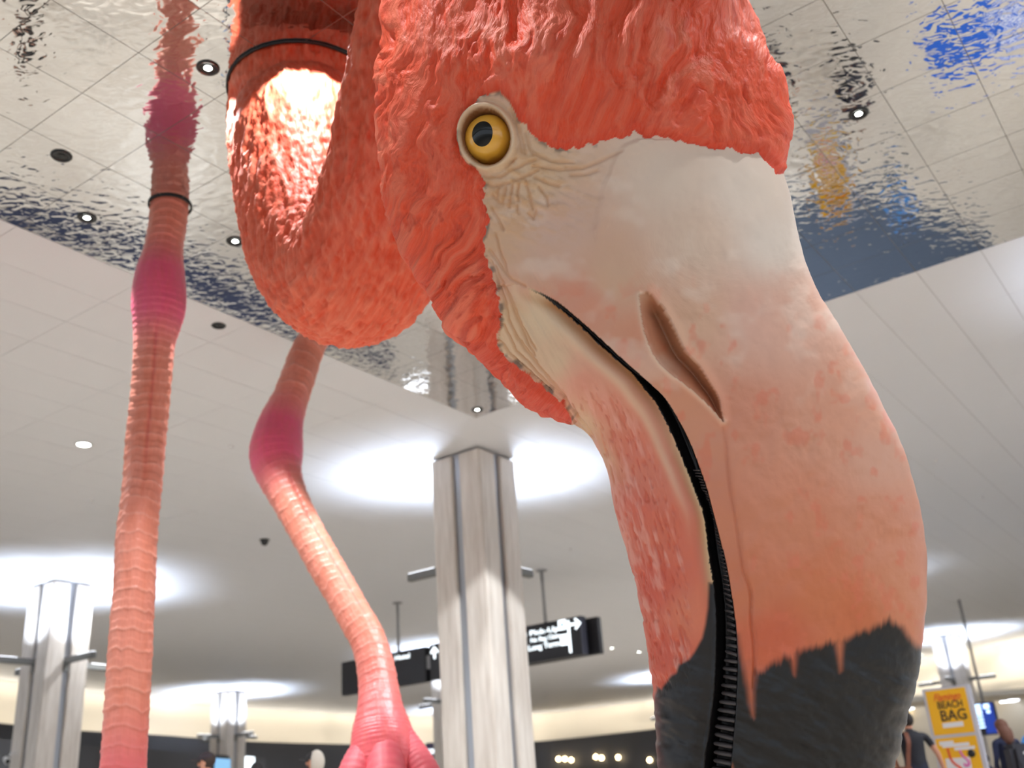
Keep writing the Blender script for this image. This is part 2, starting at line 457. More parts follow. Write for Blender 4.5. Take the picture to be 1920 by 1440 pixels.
column(51.5, 25.6, 'far square column whose arm shows left of the lower beak')

column(14.86, -3.0, 'square hall column standing right of the flamingo beyond the blue mat')
column(33.3, -4.5, 'square hall column standing far right beyond the blue shirt')
column(51.5, 40.4, 'farthest square column hidden behind the stone column')

# ---- downlights and small ceiling fittings
def downlight(x, y, label, on=True, white=False, spot=None, r=.095):
    p = on_z(np.array(float(x)), np.array(float(y)), H)
    root = empty('downlight', p); tag(root, label, 'downlight', 'round ceiling downlights')
    mt = M['trim_white'] if white else M['trim_dark']
    lathe('trim_ring', (0, 0, 0), (0, 0, -1), [(r, -.002), (r * 1.12, .006), (r * 1.0, .018), (r * .82, .012), (r * .80, -.02)], mt, root, 24)
    q = .8 if white else .38
    lathe('reflector', (0, 0, 0), (0, 0, -1), [(r * .81, .004), (r * .5, .002), (.001, .001)], M['trim_white'] if white else M['lens_off'], root, 20)
    lathe('lens', (0, 0, 0), (0, 0, -1), [(r * q, .006), (r * q * .6, .009), (.001, .010)], M['lens_on'] if on else M['lens_off'], root, 20)
    if spot:
        tgt, deg, pw, blend = spot
        l = bpy.data.lights.new('downlight_spot', 'SPOT'); l.energy = pw; l.spot_size = math.radians(deg); l.spot_blend = blend; l.shadow_soft_size = .06; l.color = (.94, .97, 1)
        o = bpy.data.objects.new('downlight_spot', l); d = Vector(tgt) - Vector((p[0], p[1], H - .05))
        o.location = (p[0], p[1], H - .05); o.rotation_euler = d.to_track_quat('-Z', 'Y').to_euler(); link(o)
    return root, p
def floor_below(x, y, dx=0, dy=0):
    p = on_z(np.array(float(x)), np.array(float(y)), H); return (p[0] + dx, p[1] + dy, 0)
downlight(390, 127, 'lit downlight in the mirror ceiling between pink leg and neck', spot=(floor_below(390, 127), 70, DOWN_W, .3))
downlight(163, 408, 'lit downlight in the mirror ceiling left of the straight leg', spot=(floor_below(163, 408), 70, DOWN_W, .3))
downlight(441, 452, 'lit downlight in the mirror ceiling close to the neck bend', spot=(floor_below(441, 452), 70, DOWN_W, .3))
downlight(895, 768, 'small bluish downlight at the mirror corner above the stone column', spot=(floor_below(895, 768), 60, DOWN_W * .8, .3))
downlight(1610, 213, 'bright white downlight in the mirror ceiling right of the head', spot=(floor_below(1610, 213), 70, DOWN_W, .3))
downlight(115, 292, 'dark unlit downlight in the mirror ceiling', on=False)
downlight(157, 833, 'lit downlight in the white ceiling panels left of the straight leg', white=True, spot=(floor_below(157, 833), 70, DOWN_W, .3), r=.14)
downlight(410, 610, 'dark unlit downlight hole in the white ceiling by the knee', on=False, r=.09)
nd_ = on_z(np.array(575.0), np.array(-30.0), H)
downlight(575, -30, 'lit downlight close in front of the flamingo neck', spot=((nd_[0] - .1, nd_[1] + .35, 4.2), 82, DOWN_W * .5, .15))
downlight(1210, 330, 'lit downlight in the mirror ceiling behind the flamingo head', spot=((-1.9, 13.4, 2.0), 40, DOWN_W * 2.2, .2))
downlight(1105, 655, 'lit downlight in the mirror ceiling hidden behind the lower beak facing the stone column', spot=(gp(14.9, 11.0, 1.9), 46, DOWN_W * 1.5, .25))
for k, (x_, y_) in enumerate(((.4, 3.9), (2.3, 4.7), (-1.2, 3.4), (3.6, 3.0), (1.2, 6.3), (4.6, 6.6))):  # unseen cluster added to light and shape the head from above
    px_, py_ = proj(np.array([x_, y_, H]))
    downlight(px_, py_, 'lit downlight of the cluster in the mirror ceiling above the flamingo head', spot=((x_, y_, 0), 95, DOWN_W * .62, .5))
for k, (x_, y_) in enumerate(((9.6, 11.6), (12.4, 15.0), (12.0, 9.6), (-10.5, 9.5), (-13.5, 13.0))):  # added beyond the view for more light on the floor
    px_, py_ = proj(np.array([x_, y_, H]))
    downlight(px_, py_, ['lit downlight in the white ceiling right of the blue mat', 'lit downlight in the white ceiling left of the black clad person'][k > 2], white=True, spot=((x_ - (1.5 if k < 3 else -1.5), y_ + 2.5, 0), 120, DOWN_W * 1.1, .6), r=.14)
for k, (x_, y_) in enumerate(((1400, 985), (1560, 1060), (1290, 1120), (1895, 1203), (1727, 1227), (1147, 1215), (1198, 1222), (238, 1185), (250, 1100), (690, 1300))):  # those hidden behind the flamingo are added to brighten the far ceiling
    FL = ['downlight hidden behind the upper beak', 'downlight hidden behind the beak tip paint edge', 'downlight hidden behind the lower beak', 'small distant downlight above the blue shirted person', 'small distant downlight left of the column behind the totem', 'small distant downlight right of the hanging sign', 'small distant downlight touching the lower beak edge', 'downlight behind the lower straight leg', 'downlight behind the middle of the straight leg', 'downlight behind the raised foot']
    downlight(x_, y_, FL[k], white=True, spot=(floor_below(x_, y_), 140, DOWN_W * (.2 if k in (3, 4) else 1.2), .6), r=.10)
def small_dome(x, y, name, label, cat, r, m, drop):
    p = on_z(np.array(float(x)), np.array(float(y)), H)
    root = empty(name, p); tag(root, label, cat)
    lathe('flange', (0, 0, 0), (0, 0, -1), [(r, -.002), (r * 1.05, .01), (r * .8, .025)], M['trim_white'] if m != 'trim_dark' else M['trim_dark'], root, 20)
    lathe('dome', (0, 0, 0), (0, 0, -1), [(r * .8, .02), (r * .72, .02 + drop * .5), (r * .45, .02 + drop * .85), (.001, .02 + drop)], M[m], root, 20)
    return root
small_dome(496, 1012, 'dome_camera', 'small black dome camera on the white ceiling by the bent knee', 'camera', .12, 'trim_dark', .13)
for x, y, lb in ((434, 836, 'small grey sprinkler on the white ceiling between the legs'), (170, 936, 'small pale sprinkler left of the straight leg'), (1068, 1029, 'small sprinkler on the ceiling between column and lower beak'), (1754, 862, 'small sprinkler right of the beak on the white ceiling'), (1841, 932, 'small sprinkler far right on the white ceiling')):
    small_dome(x, y, 'sprinkler', lb, 'sprinkler', .05, 'trim_white', .05)

# ================================================================== FLAMINGO SCULPTURE
M['plumage'] = mat('coral_plumage', (230, 100, 70), .58, attr=True, coord='FLOW', noise=((.30, .09, 1), .16, (244, 150, 122), 4), bump=((.30, .09, 1), .45, .02), spec=.4)
M['beak'] = mat('beak_paint', (230, 190, 160), .36, attr=True, coord='FLOW', bump=((.06, .06, 1), .12, .012), spec=.45)
M['neck'] = mat('neck_plumage', (230, 100, 70), .6, attr=True, coord='FLOW', noise=((34, 8, 1), .3, (246, 158, 130), 4), bump=((40, 9, 1), .6, .02), spec=.35)
M['leg'] = mat('leg_paint', (226, 120, 104), .38, attr=True, coord='FLOW', noise=((9, 5, 1), .22, (216, 116, 92), 4), bump=((20, 14, 1), .30, .012), spec=.5)
M['iris'] = mat('amber_iris', (244, 184, 66), .18, noise=((9, 9, 9), .5, (226, 146, 36), 4), coat=.6)
M['pupil'] = mat('pupil_black', (5, 5, 6), .08, coat=.15, spec=.35)
M['lamella'] = mat('black_lamella', (74, 68, 68), .4)

LEG1Y = 9.77
foot1 = on_y(np.array(205.0), np.array(1700.0), LEG1Y)
root = empty('flamingo_sculpture', (foot1[0], foot1[1], 0))
tag(root, 'giant coral pink flamingo sculpture with head and beak lowered from the mirror ceiling', 'sculpture')
RINV = Matrix.Translation((-foot1[0], -foot1[1], 0))
def fm(o):
    o.matrix_parent_inverse = RINV; return o

# ---- head: stations (left outline px, right outline px, half depth m)
ST = [((1010, -470), (1060, -478), .02), ((900, -435), (1180, -445), .38), ((810, -330), (1290, -340), .58), ((765, -170), (1345, -175), .64),
      ((742, 0), (1372, 0), .66), ((722, 90), (1402, 80), .66), ((717, 170), (1428, 146), .67), ((717, 232), (1459, 195), .68), ((721, 300), (1467, 252), .66),
      ((728, 360), (1461, 312), .63), ((740, 410), (1462, 340), .60), ((760, 465), (1476, 385), .57), ((790, 520), (1489, 445), .54), ((830, 578), (1501, 497), .52),
      ((880, 640), (1520, 548), .50), ((930, 695), (1550, 600), .48), ((985, 745), (1590, 662), .47), ((1042, 778), (1623, 722), .46), ((1088, 803), (1651, 780), .45),
      ((1120, 845), (1676, 832), .44), ((1138, 895), (1698, 890), .43), ((1150, 960), (1717, 960), .43), ((1174, 1040), (1726, 1030), .42), ((1191, 1110), (1728, 1095), .42),
      ((1203, 1180), (1725, 1165), .41), ((1213, 1250), (1715, 1240), .40), ((1221, 1310), (1701, 1310), .39), ((1226, 1380), (1684, 1380), .37), ((1230, 1450), (1662, 1450), .35),
      ((1240, 1530), (1622, 1530), .31), ((1262, 1605), (1562, 1605), .25), ((1300, 1665), (1480, 1668), .16), ((1360, 1700), (1400, 1702), .03)]
HY, HK = 5.16, -.15
HN = np.array([0, -1.0, HK]); HN /= np.linalg.norm(HN)      # towards the viewer's side of the head
def hplane(x, y):
    d = ray(x, y); t = HY / (d[..., 1] - HK * d[..., 2]); return CAM + d * t[..., None]
nst = len(ST)
rows = np.concatenate([np.linspace(0, 4, 60, endpoint=False), np.linspace(4, 28, 600, endpoint=False), np.linspace(28, nst - 1, 50)])
SL = catmull([s[0] for s in ST], rows); SR = catmull([s[1] for s in ST], rows); SD = catmull([[s[2]] for s in ST], rows)[:, 0]
phi = np.concatenate([np.linspace(0, np.pi, 470, endpoint=False), np.linspace(np.pi, 2 * np.pi, 150, endpoint=False)])
LW, RW = hplane(SL[:, 0], SL[:, 1]), hplane(SR[:, 0], SR[:, 1])
def hsurf(ph):
    c, s = np.cos(ph), np.sin(ph); e = .88
    cx = np.sign(c) * np.abs(c) ** e; sz = np.sign(s) * np.abs(s) ** e
    return ((LW + RW) / 2)[:, None] + ((RW - LW) / 2)[:, None] * cx[None, :, None] + HN * (SD[:, None] * sz[None, :])[..., None]
HP = hsurf(phi)
FP = hsurf(np.where(phi > np.pi, 2 * np.pi - phi, phi))
U, V = proj(FP)
nR, nC = U.shape
du = np.roll(HP, -1, 1) - np.roll(HP, 1, 1); dv = np.gradient(HP, axis=0)
NRM = np.cross(du, dv); NRM /= np.linalg.norm(NRM, axis=2)[..., None] + 1e-12
ctr = ((LW + RW) / 2)[:, None]
NRM *= np.sign(np.sum(NRM * (HP - ctr), axis=2).mean())

BORDER = [(1700, 330), (1453, 327), (1437, 304), (1418, 287), (1400, 291), (1383, 287), (1372, 280), (1363, 277), (1352, 284), (1340, 281), (1325, 279), (1310, 272), (1296, 272), (1280, 267), (1267, 266), (1250, 262), (1233, 255), (1221, 262), (1208, 258), (1196, 254), (1188, 243), (1180, 257), (1167, 261), (1150, 262), (1133, 264), (1116, 272), (1100, 274), (1088, 280), (1077, 277), (1062, 283), (1047, 282), (1038, 279), (1028, 273), (1017, 267), (1008, 262), (1000, 253), (992, 247), (987, 233), (973, 227), (963, 207), (953, 190), (938, 174), (917, 177), (900, 178), (887, 193), (864, 213), (860, 233), (858, 263), (863, 290), (872, 305), (890, 315), (900, 328), (910, 343), (907, 352), (911, 363), (908, 378), (914, 393), (920, 410), (913, 430), (908, 447), (911, 468), (913, 483), (923, 507), (925, 522), (932, 537), (934, 556), (938, 573), (940, 593), (937, 617), (932, 640), (940, 663), (960, 677), (983, 697), (1007, 713), (1033, 737), (1053, 753), (1072, 783), (1092, 830)]
PLUME = BORDER + [(900, 1000), (-900, 900), (-900, -2000), (2600, -2000), (2600, 330)]
MU = [(983, 535), (1017, 550), (1047, 567), (1093, 605), (1137, 645), (1177, 682), (1220, 720), (1247, 747), (1270, 783), (1293, 827), (1317, 890), (1327, 920), (1338, 960), (1353, 1020), (1365, 1070), (1377, 1147), (1382, 1193), (1384, 1250), (1382, 1300), (1379, 1350), (1375, 1393), (1371, 1440), (1366, 1500), (1360, 1600), (1358, 1720)]
ML = [(993, 541), (1017, 553), (1047, 576), (1093, 615), (1127, 648), (1160, 677), (1187, 702), (1207, 730), (1230, 760), (1250, 797), (1267, 837), (1283, 872), (1297, 907), (1317, 960), (1323, 1003), (1328, 1043), (1335, 1090), (1340, 1150), (1340, 1200), (1336, 1290), (1328, 1350), (1320, 1400), (1314, 1440), (1310, 1560), (1320, 1720)]
def smooth(p): return [tuple(q) for q in catmull(p, np.linspace(0, len(p) - 1, (len(p) - 1) * 3 + 1))]
MU, ML, CASQ_ = smooth(MU), smooth(ML), None
GAP = MU + ML[::-1]
NL = [(1197, 553), (1203, 593), (1213, 640), (1233, 687), (1260, 707), (1297, 730), (1320, 750), (1340, 770), (1356, 790)]
NRr = [(1216, 549), (1243, 580), (1263, 617), (1283, 657), (1310, 687), (1333, 723), (1347, 747), (1353, 780), (1356, 790)]
NL = [(1199, 552), (1201, 580), (1208, 620), (1222, 660), (1246, 692), (1278, 716), (1310, 742), (1336, 768), (1356, 792)]
NL, NRr = smooth(NL), smooth(NRr)
NOST = NL + NRr[::-1]
CREASE = [(1353, 780), (1362, 830), (1368, 900), (1378, 960), (1389, 1027), (1396, 1073), (1409, 1110), (1409, 1160), (1415, 1210), (1414, 1290)]
CREASE = smooth(CREASE)
CASQ = [(1195, 262), (1165, 275), (1151, 298), (1141, 325), (1130, 350), (1124, 375), (1118, 395), (1116, 420)]
CASQ = smooth(CASQ)
UBLACK = [(1382, 1193), (1387, 1227), (1395, 1257), (1398, 1275), (1402, 1290), (1405, 1320), (1412, 1342), (1413, 1293), (1417, 1260), (1430, 1254), (1453, 1243), (1473, 1229), (1484, 1238), (1489, 1262), (1493, 1225), (1510, 1217), (1553, 1206), (1567, 1206), (1576, 1260), (1582, 1202), (1597, 1193), (1640, 1179), (1667, 1162), (1682, 1172), (1693, 1177), (1700, 1192), (1717, 1213), (1800, 1230), (1800, 1900), (1355, 1900), (1372, 1440)]
LBLACK = [(1400, 1093), (1326, 1093), (1325, 1140), (1321, 1170), (1315, 1197), (1300, 1223), (1290, 1237), (1272, 1246), (1266, 1262), (1257, 1267), (1242, 1282), (1236, 1293), (1226, 1288), (1220, 1320), (1214, 1333), (1100, 1345), (1100, 1900), (1400, 1900)]
LOWER = [(700, 548), (932, 538), (960, 532)] + MU + [(1358, 2000), (700, 2000)]

ins = inside(U, V, PLUME); dB_ = seg_dist(U, V, BORDER)
wob = (fbm(U / 13, V / 13, seed=3, oct=2) - .5) * 7
sdp = np.where(ins, dB_, -dB_) + wob * .55
tsc = np.where(U > 960, U, V) + wob * 1.5; sdp = sdp - 4.0 * (1 - np.abs(np.sin(np.pi * tsc / 25))) * sstep(30, 8, np.abs(sdp)) * (np.hypot(U - 912, V - 257) > 95)
plume = sdp > 0
low = inside(U, V, LOWER) & ~ins
gap = inside(U, V, GAP); dMU = seg_dist(U, V, MU); dML = seg_dist(U, V, ML)
nost = inside(U, V, NOST); dNL = seg_dist(U, V, NL); dNR = seg_dist(U, V, NRr)
dCR = seg_dist(U, V, CREASE); dCQ = seg_dist(U, V, CASQ)
EX, EY, ERX, ERY = 912.0, 257.0, 41.0, 49.0
th = math.radians(-12)
eu = ((U - EX) * math.cos(th) + (V - EY) * math.sin(th)) / ERX; ev = (-(U - EX) * math.sin(th) + (V - EY) * math.cos(th)) / ERY
ee = np.sqrt(eu ** 2 + ev ** 2)
edge_fade = sstep(0.0, .25, np.sin(np.where(phi > np.pi, 2 * np.pi - phi, phi)))[None, :]

h = np.zeros_like(U)
# plumage: proud of the skin, clumped feathers running back over the head
wx = (fbm(U / 90, V / 90, seed=11) - .5) * 60; wy = (fbm(U / 90, V / 90, seed=12) - .5) * 60
ang = np.radians(12 - 26 * sstep(1000, 1350, U) + 18 * sstep(420, 650, V))
fa = (U + wx) * np.cos(ang) - (V + wy) * np.sin(ang) * .0 + (V) * np.sin(ang); fb = -(U) * np.sin(ang) + (V + wy) * np.cos(ang)
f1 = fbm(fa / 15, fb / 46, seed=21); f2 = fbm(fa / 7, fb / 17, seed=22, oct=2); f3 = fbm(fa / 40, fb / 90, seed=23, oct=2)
brow = np.exp(-(((U - 960) / 120) ** 2 + ((V - 110) / 75) ** 2)); crest = np.exp(-(((U - 1260) / 90) ** 2 + ((V - 90) / 130) ** 2))
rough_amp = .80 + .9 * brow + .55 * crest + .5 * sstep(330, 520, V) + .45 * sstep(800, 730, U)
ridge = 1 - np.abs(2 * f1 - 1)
feath = .030 * (f1 - .5) + .014 * (f2 - .5) + .018 * (ridge - .6) * .6 + .045 * (f3 - .5)
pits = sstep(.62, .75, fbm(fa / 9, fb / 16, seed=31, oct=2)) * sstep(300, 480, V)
h += np.where(plume, .020 * sstep(0, 12, sdp) + .014 * sstep(10, 60, sdp) + feath * rough_amp * sstep(0, 20, sdp) - .010 * pits, 0)
h += .05 * np.exp(-(((U - 1010) / 130) ** 2 + ((V - 120) / 60) ** 2)) * plume          # brow swelling over the eye
h -= .06 * np.exp(-(((U - 880) / 35) ** 2 + ((V - 200) / 130) ** 2)) * plume * 0.6        # hollow behind the brow
# skin
sk = ~plume
lowf = low.astype(float)
h += sk * .006 * (fbm(U / 30, V / 30, seed=41) - .5)
h -= .012 * sstep(0, 30, np.where(low, dMU, 0)) * low
face = sk & ~low
# casque edge
side = sstep(-4, 8, np.where(inside(U, V, CASQ + [(1116, 1000), (2000, 1000), (2000, 262)]), dCQ, -dCQ))
h += np.where(face, .018 * side * np.exp(-dCQ / 70) * sstep(480, 400, V), 0)
h += face * .006 * (fbm(U / 14, V / 9, seed=43, oct=2) - .5) * np.exp(-dCQ / 30)
# nostril
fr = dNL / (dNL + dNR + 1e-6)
h -= np.where(nost, (.165 * fr ** 1.6 * sstep(0, 9, dNR) + .010 * sstep(0, 14, dNL)) * sstep(546, 590, V), 0)
h += np.where(~nost & face, .012 * np.exp(-(dNL / 6) ** 2) + .016 * np.exp(-(dNR / 12) ** 2) * sstep(840, 780, V), 0)
h -= np.where(face & ~nost, .011 * np.exp(-(dCR / 4) ** 2) * (.5 + .5 * sstep(1020, 1100, V)), 0)
cr_side = inside(U, V, CREASE + [(1416, 1340), (1800, 1340), (1800, 780)])
h += np.where(face & cr_side, .010 * np.exp(-dCR / 40) * sstep(785, 860, V), 0)
# mouth
h -= np.where(gap, .125 * sstep(0, 5, dMU) * (.35 + .65 * sstep(0, 14, dML)) * sstep(536, 600, V), 0)
lipband = low & ~gap
h += np.where(lipband, .010 * np.exp(-((dML - 30) / 12) ** 2) * sstep(560, 640, V) * sstep(1250, 1000, V) - .035 * np.exp(-(dML / 15) ** 2) * sstep(545, 600, V), 0)
h += np.where(lipband, .014 * np.exp(-(dML / 6) ** 2) * sstep(1080, 1180, V), 0)
# wrinkles
GRO = [[(888, 323), (912, 332), (940, 331), (962, 318), (985, 306), (1005, 300)], [(922, 320), (945, 312), (968, 297)], [(902, 342), (925, 349), (955, 343), (985, 330), (1010, 318)],
       [(935, 352), (930, 372)], [(948, 350), (942, 380)], [(960, 346), (955, 388)], [(972, 342), (970, 375)], [(985, 338), (992, 362), (999, 392)], [(1003, 332), (1030, 345), (1048, 349)],
       [(955, 205), (966, 232), (974, 262), (980, 285)], [(972, 235), (980, 262), (986, 288)], [(985, 248), (992, 270), (1000, 290)], [(1002, 288), (1035, 303), (1075, 305)],
       [(1060, 313), (1092, 316), (1130, 300), (1165, 284)], [(1070, 328), (1095, 328), (1120, 320)], [(1000, 312), (1050, 318), (1090, 316)],
       [(922, 365), (935, 378), (945, 382)], [(922, 390), (934, 410), (944, 430)], [(930, 440), (940, 480), (952, 510)],
       [(918, 470), (940, 500), (960, 524), (984, 536)], [(920, 490), (938, 540), (952, 600), (968, 640)], [(928, 500), (948, 545), (964, 590), (985, 640), (1000, 668)], [(935, 520), (958, 560), (975, 610), (1002, 656)],
       [(934, 640), (955, 668), (990, 700), (1030, 734)], [(942, 610), (966, 660), (1004, 700), (1046, 742)], [(950, 600), (980, 655), (1018, 700), (1070, 770), (1110, 825)], [(975, 640), (1010, 690), (1050, 738), (1090, 800)],
       [(1005, 395), (1000, 410), (990, 400)], [(1010, 350), (1025, 370), (1028, 385)], [(968, 385), (972, 400)]]
gr = np.zeros_like(U)
for k, g_ in enumerate(GRO):
    gr = np.maximum(gr, np.exp(-(seg_dist(U + (fbm(U / 12, V / 12, seed=50) - .5) * 5, V, g_) / 2.6) ** 2))
near_eye = np.exp(-(((U - 980) / 110) ** 2 + ((V - 350) / 90) ** 2)); jaw = np.exp(-(((U - 985) / 60) ** 2 + ((V - 630) / 130) ** 2))
h -= np.where(sk & (ee > 1.02), .011 * gr, 0)
wr = fbm((U + .6 * V) / 22, (V - .4 * U) / 9, seed=61)
h += np.where(sk & (ee > 1.3), .026 * (wr - .5) * near_eye + .014 * (fbm((U - .55 * V) / 8, (V + .4 * U) / 60, seed=62) - .5) * jaw, 0)
# lower bill: pitted, streaked
streak = fbm((U - .28 * V) / 9, (V) / 42, seed=71); st2 = fbm((U - .28 * V) / 5, V / 14, seed=72, oct=2)
lowmid = low & ~gap & (dML > 40)
lm = np.where(low & ~gap, sstep(36, 60, dML), 0) * sstep(690, 800, V)
h += lm * (.012 * (streak - .5) - .007 * sstep(.55, .8, st2)) * sstep(1330, 1230, V)
# black tip: long soft folds
h += np.where(sk, .020 * (fbm((U + .55 * V) / 60, (V - .5 * U) / 22, seed=81) - .5) * sstep(1180, 1300, V), 0)
# bumps on the culmen
h += np.where(face, .016 * (fbm(U / 55, V / 75, seed=83) - .5) + .005 * (fbm(U / 16, V / 22, seed=84) - .5) * sstep(1350, 1500, U), 0) * sstep(0, 40, np.where(nost, 0, dNR))
# eye socket and lid
h -= np.where(ee < 1.06, .15 * sstep(1.06, .98, ee), 0)
lidk = (.65 + .35 * sstep(.2, -.6, ev)); h += .030 * np.exp(-((ee - 1.22) / .11) ** 2) * sk * lidk - .012 * np.exp(-((ee - 1.43) / .06) ** 2) * sk * lidk
h *= np.where(np.abs(h) > .05, 1, 1)
HV = HP + NRM * h[..., None]

# colour
def idw(anch, p=3.2):
    num = np.zeros(U.shape + (3,)); den = np.zeros(U.shape)
    for x, y, c in anch:
        w = 1.0 / (((U - x) ** 2 + (V - y) ** 2) / 400.0 + 1) ** (p / 2); num += w[..., None] * lin(c); den += w
    return num / den[..., None]
UPC = [(1000, 330, (220, 187, 153)), (930, 400, (216, 176, 142)), (1050, 420, (216, 180, 160)), (1250, 330, (229, 207, 188)), (1400, 350, (233, 215, 199)), (1450, 450, (229, 213, 199)), (1300, 450, (224, 196, 174)),
       (1150, 520, (218, 178, 149)), (1100, 570, (218, 154, 129)), (1200, 640, (218, 152, 122)), (1300, 600, (220, 176, 147)), (1420, 600, (224, 176, 156)), (1500, 600, (226, 176, 154)), (1280, 760, (218, 152, 121)), (1400, 780, (218, 147, 119)),
       (1550, 800, (222, 158, 129)), (1650, 850, (222, 167, 142)), (1350, 950, (216, 138, 106)), (1500, 950, (220, 143, 110)), (1650, 1000, (220, 147, 115)), (1400, 1100, (214, 128, 92)), (1550, 1100, (214, 125, 83)), (1690, 1100, (220, 147, 113)), (1450, 1200, (212, 106, 72)), (1600, 1150, (212, 119, 78))]
LOC = [(960, 560, (224, 188, 150)), (960, 640, (224, 192, 158)), (1050, 680, (224, 196, 162)), (1010, 600, (226, 200, 168)), (1090, 715, (224, 150, 128)), (1125, 775, (222, 140, 118)), (1160, 830, (222, 128, 104)), (1075, 690, (226, 170, 146)), (1092, 800, (222, 190, 152)), (1125, 858, (222, 176, 140)), (1180, 850, (224, 126, 104)), (1235, 900, (224, 128, 102)), (1190, 950, (220, 112, 90)), (1275, 1000, (222, 118, 92)), (1220, 1100, (216, 98, 76)), (1290, 1150, (226, 130, 100)), (1230, 1220, (216, 96, 72))]
col = idw(UPC)
cl = idw(LOC); lw_ = np.where(low, np.maximum(sstep(536, 590, V), sstep(985, 1000, U)), 0)[..., None]; col = cl * lw_ + col * (1 - lw_)
def mixc(mask, c, base):
    return base * (1 - mask[..., None]) + lin(c) * mask[..., None]
blot = fbm(U / 26, V / 34, seed=91)
col = mixc(np.where(face, .45 * sstep(.58, .78, blot) * sstep(480, 620, V), 0), (226, 120, 90), col)
col = mixc(np.where(face, .35 * sstep(.55, .8, fbm(U / 60, V / 50, seed=92)) * sstep(820, 640, V), 0), (240, 222, 206), col)
col = mixc(lm * .55 * sstep(.5, .75, streak), (240, 176, 160), col)  # pink mottling, plus specular streaks painted into the coral
col = mixc(lm * .35 * sstep(.55, .8, st2), (206, 84, 56), col)
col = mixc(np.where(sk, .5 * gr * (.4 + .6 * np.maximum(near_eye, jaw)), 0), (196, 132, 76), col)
col = mixc(np.where(sk & ~low, .55 * near_eye * sstep(.5, .75, wr), 0), (208, 156, 104), col)
# lip band
lb_ = np.where(lipband, np.exp(-(dML / (20 - 8 * sstep(700, 900, V))) ** 2), 0)
col = mixc(lb_ * sstep(545, 575, V) * sstep(860, 700, V), (168, 108, 52), col)
col = mixc(lb_ * sstep(720, 900, V) * sstep(1150, 1080, V) * .9, (234, 204, 156), col)
col = mixc(np.where(lipband, .55 * np.exp(-((dML - 30) / 9) ** 2) * sstep(1050, 850, V), 0), (232, 204, 172), col)
# nostril, browner towards its right edge
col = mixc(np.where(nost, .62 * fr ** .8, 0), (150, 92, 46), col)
col = mixc(np.where(~nost & face, .6 * np.exp(-(dNL / 6) ** 2), 0), (240, 216, 190), col)
col = mixc(np.where(face & ~nost, .25 * np.exp(-(dCR / 5) ** 2), 0), (206, 116, 76), col)
# black bill tip and mouth
bn = (fbm(U / 6, V / 50, seed=95, oct=2) - .5) * 34
iu = inside(U, V + bn * .5, UBLACK); du_ = seg_dist(U, V + bn * .5, UBLACK)
col = mixc(np.where(~low & sk, sstep(-11, 9, np.where(iu, du_, -du_)), 0), (22, 21, 22), col)
il = inside(U, V, LBLACK); dl_ = seg_dist(U, V, LBLACK)
col = mixc(np.where(low, sstep(-4, 4, np.where(il, dl_, -dl_)), 0), (26, 24, 26), col)
jag = 3 * (vnoise((U + V) / 7, (V - U) / 40, seed=97) - .5)
col = mixc(np.where(low & (gap | (dML < 2 + jag)), 1.0, 0) * sstep(538, 556, V), (22, 19, 20), col)
# eyelid
col = mixc(np.where(sk, .9 * np.exp(-((ee - 1.05) / .09) ** 2), 0), (120, 66, 22), col)
col = mixc(np.where(sk & (ee < 1.42) & (ee > 1.1), .8 * np.exp(-((ee - 1.26) / .12) ** 2), 0), (236, 206, 170), col)
# dark grey specks along the feather border
col = mixc(np.where(sk, .7 * np.exp(-(dB_ / 5) ** 2) * sstep(.42, .7, fbm(U / 12, V / 12, seed=99, oct=2)) * (U < 1120), 0), (70, 58, 54), col)
pc = np.broadcast_to(lin((234, 82, 46)), U.shape + (3,))
pc = mixc(.55 * sstep(.45, .7, f1) * np.clip(rough_amp - .35, 0, 1), (240, 138, 108), pc)  # raised clumps lighter: paint mottle plus top light put into the colour
pc = mixc(.5 * sstep(.5, .75, f3), (234, 110, 84), pc)
pc = mixc(.55 * sstep(.58, .8, fbm(fa / 10, fb / 30, seed=25)), (206, 58, 30), pc)
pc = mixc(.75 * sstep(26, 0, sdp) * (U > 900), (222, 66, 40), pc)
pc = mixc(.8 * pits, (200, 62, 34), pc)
pc = mixc(np.where(V > 640, .7, 0), (222, 70, 42), pc)
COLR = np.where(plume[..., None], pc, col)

quads = grid_faces(nR, nC)
def cen(a): return a.ravel()[quads].mean(axis=1)
fp = cen(plume.astype(float)) > .5
flw = (cen(low.astype(float)) > .5) & ~fp
fup = ~fp & ~flw
flowuv = np.stack([np.where(phi[None, :] > np.pi, fa + 3000, fa), fb], -1).reshape(-1, 2)
HVf = HV.reshape(-1, 3); HCf = COLR.reshape(-1, 3)
def part(name, fmask, m, parent):
    q = quads[fmask]; used = np.unique(q); idx = np.full(nR * nC, -1); idx[used] = np.arange(len(used))
    q2 = idx[q]
    e1 = HVf[q[:, 2]] - HVf[q[:, 0]]; e2 = HVf[q[:, 3]] - HVf[q[:, 1]]
    if np.sum(np.cross(e1, e2) * NRM.reshape(-1, 3)[q[:, 0]]) < 0: q2 = q2[:, ::-1]
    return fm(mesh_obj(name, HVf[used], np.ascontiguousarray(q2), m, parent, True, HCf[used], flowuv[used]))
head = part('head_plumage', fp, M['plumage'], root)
head['label'] = 'coral feathered head'
ub = part('upper_beak', fup, M['beak'], root); ub['label'] = 'cream and peach upper beak with black tip'
lbk = part('lower_beak', flw, M['beak'], root); lbk['label'] = 'coral lower beak with black tip'

